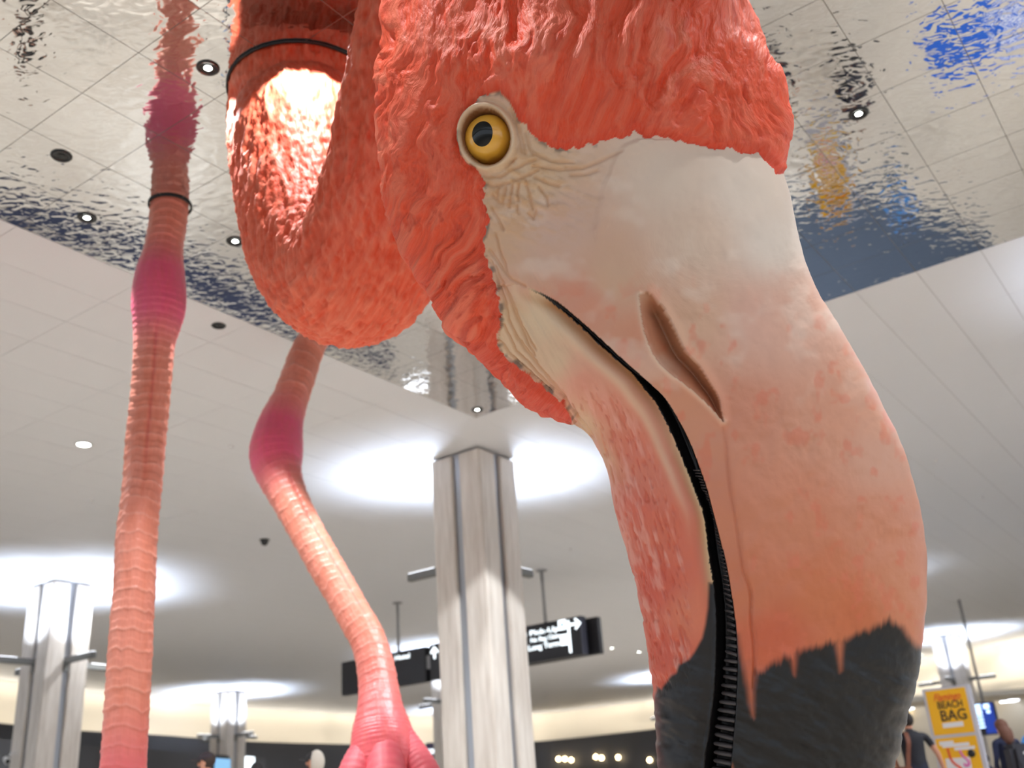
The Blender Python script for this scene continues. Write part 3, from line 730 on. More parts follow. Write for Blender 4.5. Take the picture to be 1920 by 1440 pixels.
# lamellae: the comb of ridges inside the mouth
Uf, Vf = U[:, :470], V[:, :470]; NFt, HPf = NRM[:, :470], HP[:, :470]
def surf_at(x, y):
    k = np.argmin((Uf - x) ** 2 + (Vf - y) ** 2); i, j = divmod(k, Uf.shape[1]); n = NFt[i, j]
    p = on_plane(np.array(float(x)), np.array(float(y)), n, float(HPf[i, j] @ n)); return p, n
def xat(poly, y):
    for (ax, ay), (bx, by) in zip(poly[:-1], poly[1:]):
        if ay <= y <= by: return ax + (bx - ax) * (y - ay) / (by - ay)
    return poly[-1][0]
CL = [(1292, 870), (1325, 940), (1336, 980), (1350, 1060), (1356, 1127), (1359, 1167), (1357, 1220), (1350, 1270), (1343, 1320), (1336, 1360), (1328, 1427), (1322, 1500), (1318, 1600), (1330, 1720)]
y = 880.0
while y < 1640:
    sp = 5.5 + 10.5 * float(sstep(960, 1290, y))
    xl = xat(CL, y) + random.uniform(-2, 2); xr = xat(MU, y) - 1.5
    tilt = 2.0 + random.uniform(-1, 1.2)
    a, n = surf_at(xl, y - tilt); b, _ = surf_at(xr, y + tilt); c, _ = surf_at((xl + xr) / 2, y + sp * .33); c0, _ = surf_at((xl + xr) / 2, y)
    ey = (c - c0); ex = (b - a) / 2
    a = a - n * .075; b = b - n * .030; m_ = (a + b) / 2
    V8 = []
    for t, w in ((-1, .45), (-.82, .85), (0, 1), (.8, 1), (1, .8)):
        q = m_ + (b - a) / 2 * t
        for s, z in ((-1, -.02), (-.55, .016 * w), (.55, .016 * w), (1, -.02)):
            V8.append(q + ey * s * w + n * z)
    Fc = []
    for i in range(4):
        for j in range(3): Fc.append((i * 4 + j, (i + 1) * 4 + j, (i + 1) * 4 + j + 1, i * 4 + j + 1))
        Fc.append((i * 4 + 3, (i + 1) * 4 + 3, (i + 1) * 4, i * 4))
    Fc += [(0, 1, 2, 3), (19, 18, 17, 16)]
    mesh_obj('lamella', V8, Fc, M['lamella'], ub, True)
    y += sp

# eyes
def eyeball(centre, look, upv, r):
    look = look / np.linalg.norm(look)
    a = np.linspace(0, np.pi, 33); b = np.linspace(0, 2 * np.pi, 48, endpoint=False)
    t = np.cross(upv, look); t /= np.linalg.norm(t); w = np.cross(look, t)
    def sph(R, amax, n, sx=1.0, bulge=0.0):
        aa = np.linspace(.0005, amax, n)
        out = []
        for q in aa:
            dr_ = look * np.cos(q) + np.sin(q) * (sx * np.cos(b)[:, None] * t + np.sin(b)[:, None] * w)
            out.append(centre + (R + bulge * np.cos(q / amax * np.pi / 2)) * dr_ / np.linalg.norm(dr_, axis=1)[:, None])
        return np.concatenate(out), grid_faces(n, 48)
    v, f_ = sph(r, math.pi - .001, 34); e = fm(mesh_obj('eyeball', v, f_, M['iris'], root, True)); e['label'] = 'amber yellow eye'
    v, f_ = sph(r * 1.004, .53, 10, .80, .004); mesh_obj('pupil', v, f_, M['pupil'], e, True)
p, n = surf_at(EX, EY)
n = n * .6 + (CAM - p) / np.linalg.norm(CAM - p) * .4; n /= np.linalg.norm(n)
er = 47.5 * float((p - CAM) @ FW) / F
view = (CAM - p) / np.linalg.norm(CAM - p)
look = view * .92 - RT * .29 + UP * .26
ce = p - n * er * .72
eyeball(ce, look, UP, er)
far = ce - HN * 2 * float((ce - hplane(np.array(EX), np.array(EY))) @ HN)
eyeball(far, look - HN * 2 * float(look @ HN), UP, er)

# ---- neck: from the ceiling down, round a bend and up to the back of the head
def npt(x, y, Y): return on_y(np.array(float(x)), np.array(float(y)), Y)
ring_c = np.array([-1.80, 8.02, H])
NP = [(ring_c + np.array([0.0, .02, .05]), .70), (ring_c + np.array([.01, -.02, -.55]), .69), (npt(572, 262, 7.72), .67), (npt(578, 350, 7.55), .64), (npt(592, 430, 7.35), .60), (npt(613, 487, 7.15), .57), (npt(645, 515, 6.95), .555), (npt(682, 498, 6.75), .55),
      (npt(722, 420, 6.55), .55), (npt(758, 310, 6.35), .55), (npt(786, 170, 6.18), .55), (npt(818, 10, 6.05), .55), (npt(858, -140, 5.9), .55), (npt(910, -260, 5.6), .53), (npt(980, -330, 5.25), .47)]
s = np.linspace(0, len(NP) - 1, 420)
path = catmull([p for p, r in NP], s); rad = catmull([[r] for p, r in NP], s)[:, 0]
TV, TD, ta = tube(path, rad, 260)
arc = np.concatenate([[0], np.cumsum(np.linalg.norm(np.diff(path, axis=0), axis=1))])
AR = np.broadcast_to(arc[:, None], TV.shape[:2]); TH_ = np.broadcast_to(ta[None, :], TV.shape[:2])
cx, cy = np.cos(TH_), np.sin(TH_)
wv = (fbm(cx * 2, cy * 2, AR * 1.2, seed=5) - .5) * .6
Xn, Yn, Zn = TV[..., 0], TV[..., 1], TV[..., 2]
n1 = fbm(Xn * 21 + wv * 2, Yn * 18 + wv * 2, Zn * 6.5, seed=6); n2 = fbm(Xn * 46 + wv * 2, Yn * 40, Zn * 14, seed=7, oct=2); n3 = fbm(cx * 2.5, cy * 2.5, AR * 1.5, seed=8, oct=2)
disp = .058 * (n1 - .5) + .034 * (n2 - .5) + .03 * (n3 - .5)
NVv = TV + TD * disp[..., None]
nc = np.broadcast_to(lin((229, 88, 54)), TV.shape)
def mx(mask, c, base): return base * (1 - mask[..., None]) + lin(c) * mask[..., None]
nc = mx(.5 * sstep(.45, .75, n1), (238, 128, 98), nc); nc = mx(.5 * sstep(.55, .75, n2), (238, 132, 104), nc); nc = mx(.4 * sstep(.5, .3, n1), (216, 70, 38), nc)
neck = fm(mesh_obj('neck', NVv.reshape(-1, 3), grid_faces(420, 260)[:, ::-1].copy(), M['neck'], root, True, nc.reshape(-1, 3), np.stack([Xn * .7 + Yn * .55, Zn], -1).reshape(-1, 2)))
neck['label'] = 'coral feathered neck bent into a U'
fm(ring_obj('ceiling_collar', ring_c + np.array([0, 0, -.012]), (0, 0, 1), .712, .013, M['black'], root, 72))

# ---- legs
def leg(name, stations, seed, label, knee, pink, ridge_sp, Yf=None):
    """stations: (centre px x, centre px y, half width px, Y)"""
    C3 = np.array([on_y(np.array(float(x)), np.array(float(yy)), Y) for x, yy, w, Y in stations])
    R3 = np.array([w * float((c - CAM) @ FW) / F for c, (x, yy, w, Y) in zip(C3, stations)])
    ss = np.linspace(0, len(stations) - 1, 520)
    pth = catmull(C3, ss); rd = catmull(R3[:, None], ss)[:, 0]; pys = catmull([[st[1]] for st in stations], ss)[:, 0]
    # resample evenly
    al = np.concatenate([[0], np.cumsum(np.linalg.norm(np.diff(pth, axis=0), axis=1))]); tt = np.linspace(0, al[-1], 620)
    pth = np.stack([np.interp(tt, al, pth[:, k]) for k in range(3)], 1); rd = np.interp(tt, al, rd); pys = np.interp(tt, al, pys)
    TV, TD, a = tube(pth, rd, 96)
    Y_ = np.broadcast_to(pys[:, None], TV.shape[:2]); S_ = np.broadcast_to(tt[:, None], TV.shape[:2]); A_ = np.broadcast_to(a[None, :], TV.shape[:2])
    ca, sa = np.cos(A_), np.sin(A_)
    sp = np.interp(pys, [q[0] for q in ridge_sp], [q[1] for q in ridge_sp]); ph = np.concatenate([[0], np.cumsum(np.abs(np.diff(pys)) / sp[:-1])])
    jit = .8 * (fbm(ca * 1.2, sa * 1.2, S_ * .9, seed=seed) - .5) + .25 * (fbm(ca * 3, sa * 3, S_ * 2, seed=seed + 1) - .5)
    PH = ph[:, None] + jit + .12 * ca
    fr_ = PH - np.floor(PH)
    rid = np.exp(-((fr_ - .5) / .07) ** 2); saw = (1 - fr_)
    kn = np.exp(-((Y_ - knee[0]) / knee[1]) ** 2)
    strong = 1 - .8 * np.exp(-((Y_ - knee[0] + 28) / (knee[1] * .7)) ** 2)
    d = (.0085 * rid + .006 * saw) * strong * (.35 + 1.1 * vnoise(ca * 1.5, sa * 1.5, S_ * 2.2, seed=seed + 9)) + .016 * (fbm(ca * 3, sa * 3, S_ * 3, seed=seed + 3) - .5) + .008 * (fbm(ca * 9, sa * 9, S_ * 10, seed=seed + 4) - .5)
    gv = np.exp(-(((A_ - 5.85 + np.pi) % (2 * np.pi) - np.pi) / .07) ** 2) * sstep(knee[0] + 40, knee[0] + 90, Y_) * sstep(knee[0] + 420, knee[0] + 250, Y_)
    d = d - .012 * gv
    c = np.broadcast_to(lin((236, 150, 128)), TV.shape)
    c = mx(.55 * sstep(.42, .7, fbm(ca * 2 + 3, sa * 2, S_ * 2.4, seed=seed + 5)), (228, 134, 106), c)
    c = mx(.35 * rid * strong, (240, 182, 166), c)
    c = mx(.5 * gv, (206, 60, 66), c)
    c = mx(np.clip(kn * 1.25, 0, .9), (236, 88, 134), c)
    for y0, y1, col_, k in pink: c = mx(k * sstep(y0, y1, Y_), col_, c)
    o = fm(mesh_obj(name, (TV + TD * d[..., None]).reshape(-1, 3), grid_faces(620, 96)[:, ::-1].copy(), M['leg'], root, True, c.reshape(-1, 3), np.stack([A_ * .8, S_], -1).reshape(-1, 2)))
    o['label'] = label
    return o, pth, rd
L1 = [(320, 372, 33.5), (318, 386, 33.5), (315, 420, 33), (309, 450, 33.5), (306, 472, 35.5), (301, 510, 43), (298.5, 548, 48), (297, 580, 47.5), (294, 610, 42), (289, 645, 36.5), (285, 700, 35), (280, 760, 34.5), (273, 830, 35), (268, 900, 35), (261, 960, 35), (256, 1010, 37), (254, 1060, 37), (252, 1110, 37), (247, 1170, 38.5), (243, 1240, 40), (239, 1310, 39.5), (235, 1380, 40), (231, 1440, 41.5), (226, 1500, 42), (219, 1570, 43), (211, 1640, 46), (205, 1700, 52)]
S1 = [(x, yy, w, LEG1Y + (.0 if yy > 400 else .0)) for x, yy, w in L1]
leg1, p1, r1 = leg('leg', S1, 100, 'straight coral pink leg with magenta joint', (555, 72), [(1290, 1480, (222, 84, 108), .75), (520, 380, (224, 116, 94), .6)], [(370, 16), (560, 11), (640, 12), (680, 22), (900, 31), (1100, 36), (1700, 34)])
S2 = [(628, 540, 27, 13.2), (608, 590, 28, 13.1), (588, 635, 28.5, 13.0), (572, 668, 29.5, 12.95), (560, 704, 31, 12.85), (543, 752, 34, 12.75), (527, 792, 41, 12.65), (519, 832, 48, 12.58), (518, 862, 48, 12.52), (524, 890, 41, 12.45), (538, 925, 35, 12.38), (560, 968, 32, 12.3), (585, 1015, 31, 12.2), (612, 1062, 31.5, 12.1), (638, 1106, 31, 12.0), (662, 1150, 32, 11.9), (688, 1195, 32.5, 11.8), (702, 1240, 34, 11.7), (709, 1285, 36, 11.6), (712, 1325, 42, 11.5), (715, 1365, 54, 11.45), (717, 1400, 60, 11.4), (719, 1432, 62, 11.38), (720, 1462, 54, 11.36), (721, 1480, 30, 11.36), (721, 1486, 4, 11.36)]
leg2, p2, r2 = leg('leg', S2, 200, 'raised coral pink leg bent at its magenta joint', (838, 62), [(1130, 1420, (220, 84, 100), .9)], [(540, 26), (760, 26), (860, 14), (930, 24), (1100, 24), (1250, 26), (1330, 14), (1380, 6.5), (1500, 6)])
rc = p1[0]
fm(ring_obj('ceiling_collar', np.array([rc[0], rc[1], H - .012]), (0, 0, 1), float(r1[0]) + .028, .011, M['black'], root, 48))
fm(ring_obj('ceiling_collar', np.array([p2[0][0], p2[0][1], H - .012]), (0, 0, 1), .22, .016, M['black'], root, 48))
def toe(pts, rads, seed):
    s = np.linspace(0, len(pts) - 1, 60); pth = catmull(pts, s); rd = catmull(np.array(rads)[:, None], s)[:, 0]
    TV, TD, a = tube(pth, rd, 32)
    S_ = np.broadcast_to((s * 6)[:, None], TV.shape[:2]); A_ = np.broadcast_to(a[None, :], TV.shape[:2])
    d = .010 * np.abs(np.sin(S_ * 2.2)) + .006 * (vnoise(np.cos(A_) * 4, np.sin(A_) * 4, S_ * 3, seed=seed) - .5)
    c = np.broadcast_to(lin((216, 84, 102)), TV.shape)
    c = mx(.4 * np.abs(np.sin(S_ * 2.2)), (226, 110, 116), c)
    return fm(mesh_obj('toe', (TV + TD * d[..., None]).reshape(-1, 3), grid_faces(60, 32)[:, ::-1].copy(), M['leg'], root, True, c.reshape(-1, 3), np.stack([A_, S_], -1).reshape(-1, 2)))
for pts, rads, sd in (([npt(688, 1408, 11.32), npt(672, 1450, 11.2), npt(655, 1500, 11.1), npt(640, 1560, 11.0), npt(632, 1600, 11.0)], [.17, .20, .17, .13, .02], 1),
                      ([npt(722, 1400, 11.25), npt(724, 1455, 11.05), npt(728, 1520, 10.9), npt(732, 1590, 10.85), npt(733, 1630, 10.85)], [.17, .2, .18, .14, .02], 2),
                      ([npt(748, 1380, 11.42), npt(768, 1414, 11.38), npt(790, 1446, 11.3), npt(815, 1490, 11.2), npt(838, 1540, 11.2)], [.15, .17, .17, .14, .02], 3)):
    toe(pts, rads, sd)
fx, fy = float(p1[-1][0]), float(p1[-1][1])
zb = float(p1[-1][2])
for ang_, ln in ((-2.2, 1.15), (-1.57, 1.3), (-.9, 1.15), (1.5, .45)):
    dx, dy = math.cos(ang_), math.sin(ang_)
    toe([np.array([fx, fy, zb + .05]), np.array([fx + dx * .25, fy + dy * .25, .19]), np.array([fx + dx * ln * .55, fy + dy * ln * .55, .14]), np.array([fx + dx * ln * .9, fy + dy * ln * .9, .12]), np.array([fx + dx * ln, fy + dy * ln, .07])], [.2, .19, .13, .11, .03], int(ang_ * 10) + 50)

# ================================================================== SIGNS, POSTERS, FITTINGS
XR = -dB                                            # to the right along the sign faces
SA = 24.6
def onA(x, y, a=SA): return on_plane(np.array(float(x)), np.array(float(y)), dA, a)
zt = float(onA(1090, 1154)[2]); zbm = float(onA(1098, 1226)[2])
bR = float(onA(1091, 1190) @ dB); bM = float(onA(806, 1245) @ dB); bL2 = float(onA(798, 1245) @ dB); bL1 = float(onA(640, 1260) @ dB)
def slab(name, b0, b1, z0, z1, a, th, m, parent, bev=.01):
    c = gp(a + th / 2, (b0 + b1) / 2, (z0 + z1) / 2)
    return boxes(name, [(c - np.array(parent.location), dB * abs(b1 - b0) / 2, dA * th / 2, (0, 0, (z1 - z0) / 2))], m, parent, bev)
def arrow(name, c, d, up_, size, m, parent):
    """flat arrow in the plane of d and up_, pointing along d"""
    c = np.asarray(c); o = np.array(parent.location) if parent.parent is None else np.array(parent.parent.location)
    n = np.cross(d, up_) * .006
    P2 = [(-1, -.2), (.1, -.2), (.1, -.2), (-.25, -.62), (-.02, -.85), (1, 0), (-.02, .85), (-.25, .62), (.1, .2), (-1, .2)]
    P2 = [(-1, -.17), (.35, -.17), (-.2, -.62), (.05, -.85), (.95, 0), (.05, .85), (-.2, .62), (.35, .17), (-1, .17)]
    k = len(P2); V = [c - o + d * p[0] * size + up_ * p[1] * size + n for p in P2] + [c - o + d * p[0] * size + up_ * p[1] * size - n for p in P2]
    Fc = [tuple(range(k)), tuple(range(2 * k - 1, k - 1, -1))] + [(i, (i + 1) % k, k + (i + 1) % k, k + i) for i in range(k)]
    return mesh_obj(name, V, Fc, m, parent, False)
hs = empty('hanging_sign', gp(SA, (bR + bM) / 2, zbm)); tag(hs, 'long black hanging direction sign with white lettering and arrows behind the stone column', 'sign')
hso = np.array(hs.location)
slab('sign_box', bR, bM, zbm, zt, SA, .22, M['sign_black'], hs)
slab('back_panel', bR - .28, bM, zbm + .02, zt - .02, SA + .42, .2, M['sign_black'], hs)
slab('edge_trim', bR - .02, bR + .03, zbm, zt, SA - .006, .24, M['sign_edge'], hs, 0)
hgt = zt - zbm; fz = SA - .012
def sgn(px, py): return onA(px, py, fz) - hso
sz = hgt * .19
w_ = .80
text_obj('lettering', 'Express Pick-Up', M['sign_white'], sgn(1048, 1182), XR, Z3, sz, hs, 'RIGHT', width=2.05)
text_obj('lettering', 'No Bag Claim', M['sign_white'], sgn(1051, 1194.5), XR, Z3, sz * .80, hs, 'RIGHT', width=1.0)
text_obj('lettering', 'Long Term', M['sign_white'], sgn(1050, 1210), XR, Z3, sz * 1.05, hs, 'RIGHT', width=1.05)
def plate(name, c, w, hh, m, parent, th=.008):
    return boxes(name, [(c, XR * w / 2, dA * th / 2, (0, 0, hh / 2))], m, parent)
pi_ = plate('parking_symbol', sgn(1054, 1171.5), .25, .27, M['sign_white'], hs)
boxes('blue_square', [(sgn(1054, 1171.5) - dA * .006, XR * .042, dA * .004, (0, 0, .055))], M['sign_blue'], pi_)
plate('terminal_symbol', sgn(1058, 1199.5), .25, .29, M['sign_white'], hs)
boxes('divider', [((sgn(1064, 1163) + sgn(1071, 1224)) / 2, XR * .035, dA * .004, (0, 0, hgt * .42))], M['sign_white'], hs)
arrow('arrow', onA(1079, 1169.5, fz), XR, Z3, .19, M['sign_white'], hs)
arrow('arrow', onA(814.5, 1223, fz), Z3, -XR, .19, M['sign_white'], hs)
ls = empty('hanging_sign', gp(SA, (bL1 + bL2) / 2, zbm)); tag(ls, 'black hanging sign reading hotel beside the raised flamingo leg', 'sign')
slab('sign_box', bL1, bL2, zbm - .02, zt - .02, SA, .22, M['sign_black'], ls)
text_obj('lettering', 'Airport Hotel', M['sign_white'], onA(768.5, 1233, fz) - np.array(ls.location), XR, Z3, sz * 1.0, ls, 'RIGHT', width=1.5)
slab('bracket', bM, bL2, zbm + .35, zbm + .75, SA + .04, .14, M['pole'], ls)
slab('connector', bM, bL2, zbm, zt - .12, SA + .14, .1, M['black'], ls)
for px, r_ in ((1020, hs), (742, ls)):
    b_ = float(onA(px, 1180) @ dB); q = gp(SA + .11, b_, 0) - np.array(r_.location)
    tube_obj('hanger_pole', [q + Z3 * (zt - .02), q + Z3 * (zt + H) / 2, q + Z3 * (H - .01)], .045, M['pole'], r_)
    lathe('ceiling_flange', q + Z3 * (H - .002), (0, 0, -1), [(.16, 0), (.16, .03), (.05, .05)], M['pole'], r_, 16)

# navy bank sign on the floor far behind the column
NA = 58.0
na = on_y(np.array(816.0), np.array(1500.0), NA)
ns = empty('illuminated_sign', (na[0], na[1], 0)); tag(ns, 'dark navy illuminated sign panel peeking out left of the stone column', 'sign')
ztp = float(on_y(np.array(805.0), np.array(1393.0), NA)[2])
boxes('panel', [((.3, 0, ztp / 2), (.68, 0, 0), (0, .12, 0), (0, 0, ztp / 2))], M['navy_sign'], ns, .01)
zz = float(on_y(np.array(806.0), np.array(1414.5), NA)[2])
text_obj('lettering', 'TRUIST', M['sign_white'], (-.36, -.135, zz), X3, Z3, .36, ns, 'LEFT', width=1.2)
boxes('light_bar', [((.3, -.13, zz - .52), (.66, 0, 0), (0, .01, 0), (0, 0, .075))], M['sign_white'], ns)

# yellow poster totem
tq = on_plane(np.array(1727.5), np.array(1293.0), dA, float(np.array([7.15, 19.1, 0]) @ dA))
th_ = float(tq[2]); TW, TD_ = .80, .16
tt_ = empty('poster_totem', tq + XR * TW / 2 + dA * TD_ / 2 - Z3 * th_); tag(tt_, 'freestanding grey totem with two yellow posters beside the man in black shirt', 'totem')
to = np.array(tt_.location)
boxes('frame', [(tq + XR * TW / 2 + dA * TD_ / 2 - Z3 * th_ / 2 - to, XR * TW / 2, dA * TD_ / 2, (0, 0, th_ / 2))], M['totem'], tt_, .012)
def tp(x, dn): return tq + XR * x - Z3 * dn - to
def card(name, x0, x1, d0, d1, m, parent, lift=.004, th=.004):
    return boxes(name, [((tp(x0, d0) + tp(x1, d1)) / 2 - dA * lift, XR * (x1 - x0) / 2, dA * th / 2, (0, 0, (d1 - d0) / 2))], m, parent)
p1_ = card('poster', .055, .735, .045, .79, M['yellow'], tt_)
text_obj('poster_lettering', 'Flamingo', M['poster_red'], tp(.17, .225) - dA * .009, XR, Z3, .17, p1_, 'LEFT', .35, .002, width=.46)
text_obj('poster_lettering', 'BEACH', M['black'], tp(.21, .36) - dA * .009, XR, Z3, .17, p1_, 'LEFT', 0, .003, width=.42)
text_obj('poster_lettering', 'BAG', M['black'], tp(.22, .565) - dA * .009, XR, Z3, .25, p1_, 'LEFT', 0, .003, width=.43)
card('white_label', .23, .58, .60, .68, M['poster_white'], p1_, .010, .003)
p2_ = card('poster', .055, .735, .845, 1.75, M['yellow'], tt_)
card('white_label', .11, .35, .895, .96, M['poster_white'], p2_, .010, .003); card('white_label', .15, .60, .945, 1.0, M['poster_white'], p2_, .0105, .003); card('white_label', .34, .68, 1.01, 1.06, M['poster_white'], p2_, .010, .003)
card('pale_band', .055, .735, 1.38, 1.75, M['pale_yellow'], p2_, .008, .003); card('white_panel', .15, .56, 1.18, 1.48, M['poster_white'], p2_, .011, .003)
lathe('badge', tp(.60, 1.13) - dA * .009, -dA, [(.065, 0), (.065, .004), (.001, .004)], M['black'], p2_, 24)
def ptube(pts, rads, m, nm): 
    s = np.linspace(0, len(pts) - 1, 24); c = catmull([tp(*p) - dA * .016 for p in pts], s); r = catmull(np.array(rads)[:, None], s)[:, 0]
    V, D, a = tube(c, r, 8); V = V - ((V - c[:, None]) @ dA)[..., None] * dA * .8
    mesh_obj(nm, V.reshape(-1, 3), [tuple(q) for q in grid_faces(24, 8)], m, p2_)
ptube([(.23, 1.01), (.235, 1.10), (.25, 1.20), (.30, 1.28), (.37, 1.34), (.39, 1.42), (.35, 1.50), (.32, 1.60)], [.018, .018, .02, .02, .022, .022, .02, .012], M['poster_red'], 'drawn_neck')
ptube([(.30, 1.37), (.29, 1.42), (.27, 1.50)], [.05, .075, .03], M['poster_pink'], 'drawn_body')
ptube([(.42, 1.06), (.45, 1.15), (.50, 1.21), (.53, 1.26), (.51, 1.31), (.46, 1.31), (.45, 1.27)], [.016, .018, .018, .022, .026, .024, .012], M['poster_pink'], 'drawn_neck')

# flight information screen
FA = float(np.array(on_y(np.array(1850.0), np.array(1345.0), 40.0)) @ dA)
f0, f1_ = on_plane(np.array(1833.0), np.array(1347.0), dA, FA), on_plane(np.array(1867.0), np.array(1343.0), dA, FA)
fzt, fzb = float(on_plane(np.array(1850.0), np.array(1319.0), dA, FA)[2]), float(on_plane(np.array(1850.0), np.array(1376.0), dA, FA)[2])
fc = (f0 + f1_) / 2; fw_ = float(np.linalg.norm((f1_ - f0)[:2]))
fs = empty('flight_screen', (fc[0], fc[1], fzb)); tag(fs, 'blue and black flight information screen hanging beside the distant column', 'screen')
hh = fzt - fzb
boxes('housing', [((0, 0, hh / 2), XR * (fw_ / 2 + .06), dA * .1, (0, 0, hh / 2 + .05))], M['sign_black'], fs, .02)
boxes('blue_display', [(XR * fw_ * .18 - dA * .104 + Z3 * hh / 2, XR * fw_ * .32, dA * .004, (0, 0, hh / 2))], M['screen_blue'], fs)
for k in range(7):
    boxes('text_row', [(XR * -fw_ * .30 - dA * .106 + Z3 * (hh * (.95 - .12 * k)), XR * fw_ * .15, dA * .003, (0, 0, hh * (.045 if k < 3 else .03)))], M['screen_text'], fs)
boxes('text_row', [(XR * fw_ * .15 - dA * .112 + Z3 * hh * .9, XR * fw_ * .16, dA * .003, (0, 0, hh * .08))], M['screen_text'], fs)
boxes('text_row', [(XR * fw_ * .2 - dA * .112 + Z3 * hh * .72, XR * fw_ * .1, dA * .003, (0, 0, hh * .05))], M['screen_text'], fs)
tube_obj('hanger_pole', [(0, 0, hh), (0, 0, (H - fzb + hh) / 2), (0, 0, H - fzb - .01)], .05, M['pole'], fs)

# soffit with linear lights on the right
tag(boxes('trim_4', [((24.0, 52.6, 4.62), (6.5, 0, 0), (0, 1.7, 0), (0, 0, .12))], M['cream']), kind='structure')
for k, (x0, x1, yy) in enumerate(((1880, 1911, 1335), (1897, 1920, 1348), (1702, 1721, 1361), (1846, 1864, 1382))):
    z_ = 4.47
    a = on_z(np.array(float(x0)), np.array(float(yy)), z_); 
    Yd = float(np.clip(a[1], 51.2, 54.0) - .5 * (k == 1)); a = on_y(np.array(float(x0)), np.array(float(yy)), Yd); b = on_y(np.array(float(x1)), np.array(float(yy + 2)), Yd)
    L_ = float(np.linalg.norm((b - a)[:2])); c = np.array([(a[0] + b[0]) / 2, Yd, 4.44])
    rt_ = empty('linear_light', c); tag(rt_, ['long lit linear lamp under the soffit right of the blue screen', 'second lit linear lamp under the soffit above the blue shirt', 'lit linear lamp beside the head of the man in black shirt', 'lit linear lamp below the blue flight screen'][k], 'lamp', 'linear lamps under the soffit')
    boxes('housing', [((0, 0, .03), (L_ / 2, 0, 0), (0, .12, 0), (0, 0, .03))], M['trim_white'], rt_)
    boxes('diffuser', [((0, 0, -.02), (L_ / 2 - .03, 0, 0), (0, .09, 0), (0, 0, .02))], M['lamp_white'], rt_)

# small spotlights on the cream wall and bulbs of the dark shop
def wall_at(px):
    best = None
    for w in wfine:
        x, _ = proj(np.array([w[0], w[1], 5.5]))
        if best is None or abs(x - px) < best[0]: best = (abs(x - px), w)
    i = int(np.argmin(np.linalg.norm(wfine - best[1], axis=1))); j = min(i + 1, len(wfine) - 1); i0 = max(j - 2, 0)
    t = wfine[j] - wfine[i0]; t /= np.linalg.norm(t); return best[1], np.array([t[1], -t[0]])
SPL = ['small warm wall spotlight close to the right of the straight pink leg', 'second warm wall spotlight right of the straight pink leg', 'warm wall spotlight at the edge of the small distant column above the cap', 'warm wall spotlight just right of the small distant column', 'second warm wall spotlight right of the small distant column', 'warm wall spotlight above the hooded person, nearer the lit panel', 'warm wall spotlight above the hooded person, nearer the raised leg', 'warm wall spotlight beside the lower beak above the dark shop', 'warm wall spotlight between beak tip and yellow poster totem', 'warm wall spotlight beside the pole of the blue screen']
for ki, (px, py) in enumerate(((287, 1402), (318, 1403), (386, 1404), (478, 1404), (502, 1405), (560, 1407), (583, 1407), (1208, 1386), (1713, 1324), (1832, 1307))):
    w, n = wall_at(px); Yd = w[1] + n[1] * .3
    q = on_y(np.array(float(px)), np.array(float(py)), Yd)
    base = np.array([w[0] + n[0] * .0, w[1] + n[1] * .0, q[2]])
    r_ = empty('wall_spotlight', base); tag(r_, SPL[ki], 'spotlight', 'spotlights on the cream wall')
    n3 = np.array([n[0], n[1], 0])
    lathe('stem', (0, 0, 0), n3, [(.05, -.01), (.05, .22), (.02, .24)], M['trim_white'], r_, 10)
    lathe('shade', n3 * .25 + Z3 * .12, (0, 0, -1), [(.08, 0), (.12, .1), (.15, .22), (.13, .22)], M['trim_white'], r_, 14)
    lathe('bulb', n3 * .25 + Z3 * -.08, (0, 0, -1), [(.12, 0), (.1, .05), (.01, .08)], M['warm_bulb'], r_, 12)
for ko, (px, py) in enumerate(((1047, 1423), (1059, 1423), (1071, 1425), (1117, 1419), (1128, 1421), (1143, 1422), (1159, 1420), (1218, 1425))):
    w, n = wall_at(px); Yd = w[1] + n[1] * 1.75
    q = on_y(np.array(float(px)), np.array(float(py)), Yd)
    r_ = empty('bulb_light', (q[0], q[1], q[2])); tag(r_, ['first', 'second', 'third', 'fourth', 'fifth', 'sixth', 'seventh', 'eighth'][ko] + ' glowing shop bulb counted from the stone column towards the lower beak', 'lamp', 'warm bulbs of the dark shop')
    n3 = np.array([n[0], n[1], 0])
    lathe('globe', (0, 0, -.14), (0, 0, 1), [(.01, 0), (.1, .04), (.14, .13), (.1, .23), (.04, .27)], M['warm_bulb'], r_, 14)
    tube_obj('bracket', [(0, 0, .12), (0, 0, .25), tuple(-n3 * .3 + Z3 * .3), tuple(-n3 * .46 + Z3 * .3)], .02, M['black'], r_, 6)
for px0, px1, py, lab, m_ in ((402, 433, 1420, 'pale blue lit screen on the charcoal fascia beside the dark cap', 'screen_pale'), (449, 478, 1416, 'white lit panel on the charcoal fascia beside the small distant column', 'sign_white')):
    t = kd; n3 = kn_
    a = on_plane(np.array(float(px0)), np.array(float(py)), kn_, float(k0 @ kn_) + .1); b = on_plane(np.array(float(px1)), np.array(float(py)), kn_, float(k0 @ kn_) + .1)
    c = (a + b) / 2 - kn_ * .08; hw = abs(float((b - a) @ kd)) / 2
    r_ = empty('wall_screen', (c[0], c[1], a[2] - 1.0)); tag(r_, lab, 'screen')
    boxes('casing', [(n3 * .03 + Z3 * .5, t * hw, n3 * .05, Z3 * .5)], M['black'], r_, .01)
    boxes('display', [(n3 * .085 + Z3 * .5, t * (hw - .03), n3 * .004, Z3 * .47)], M[m_], r_)

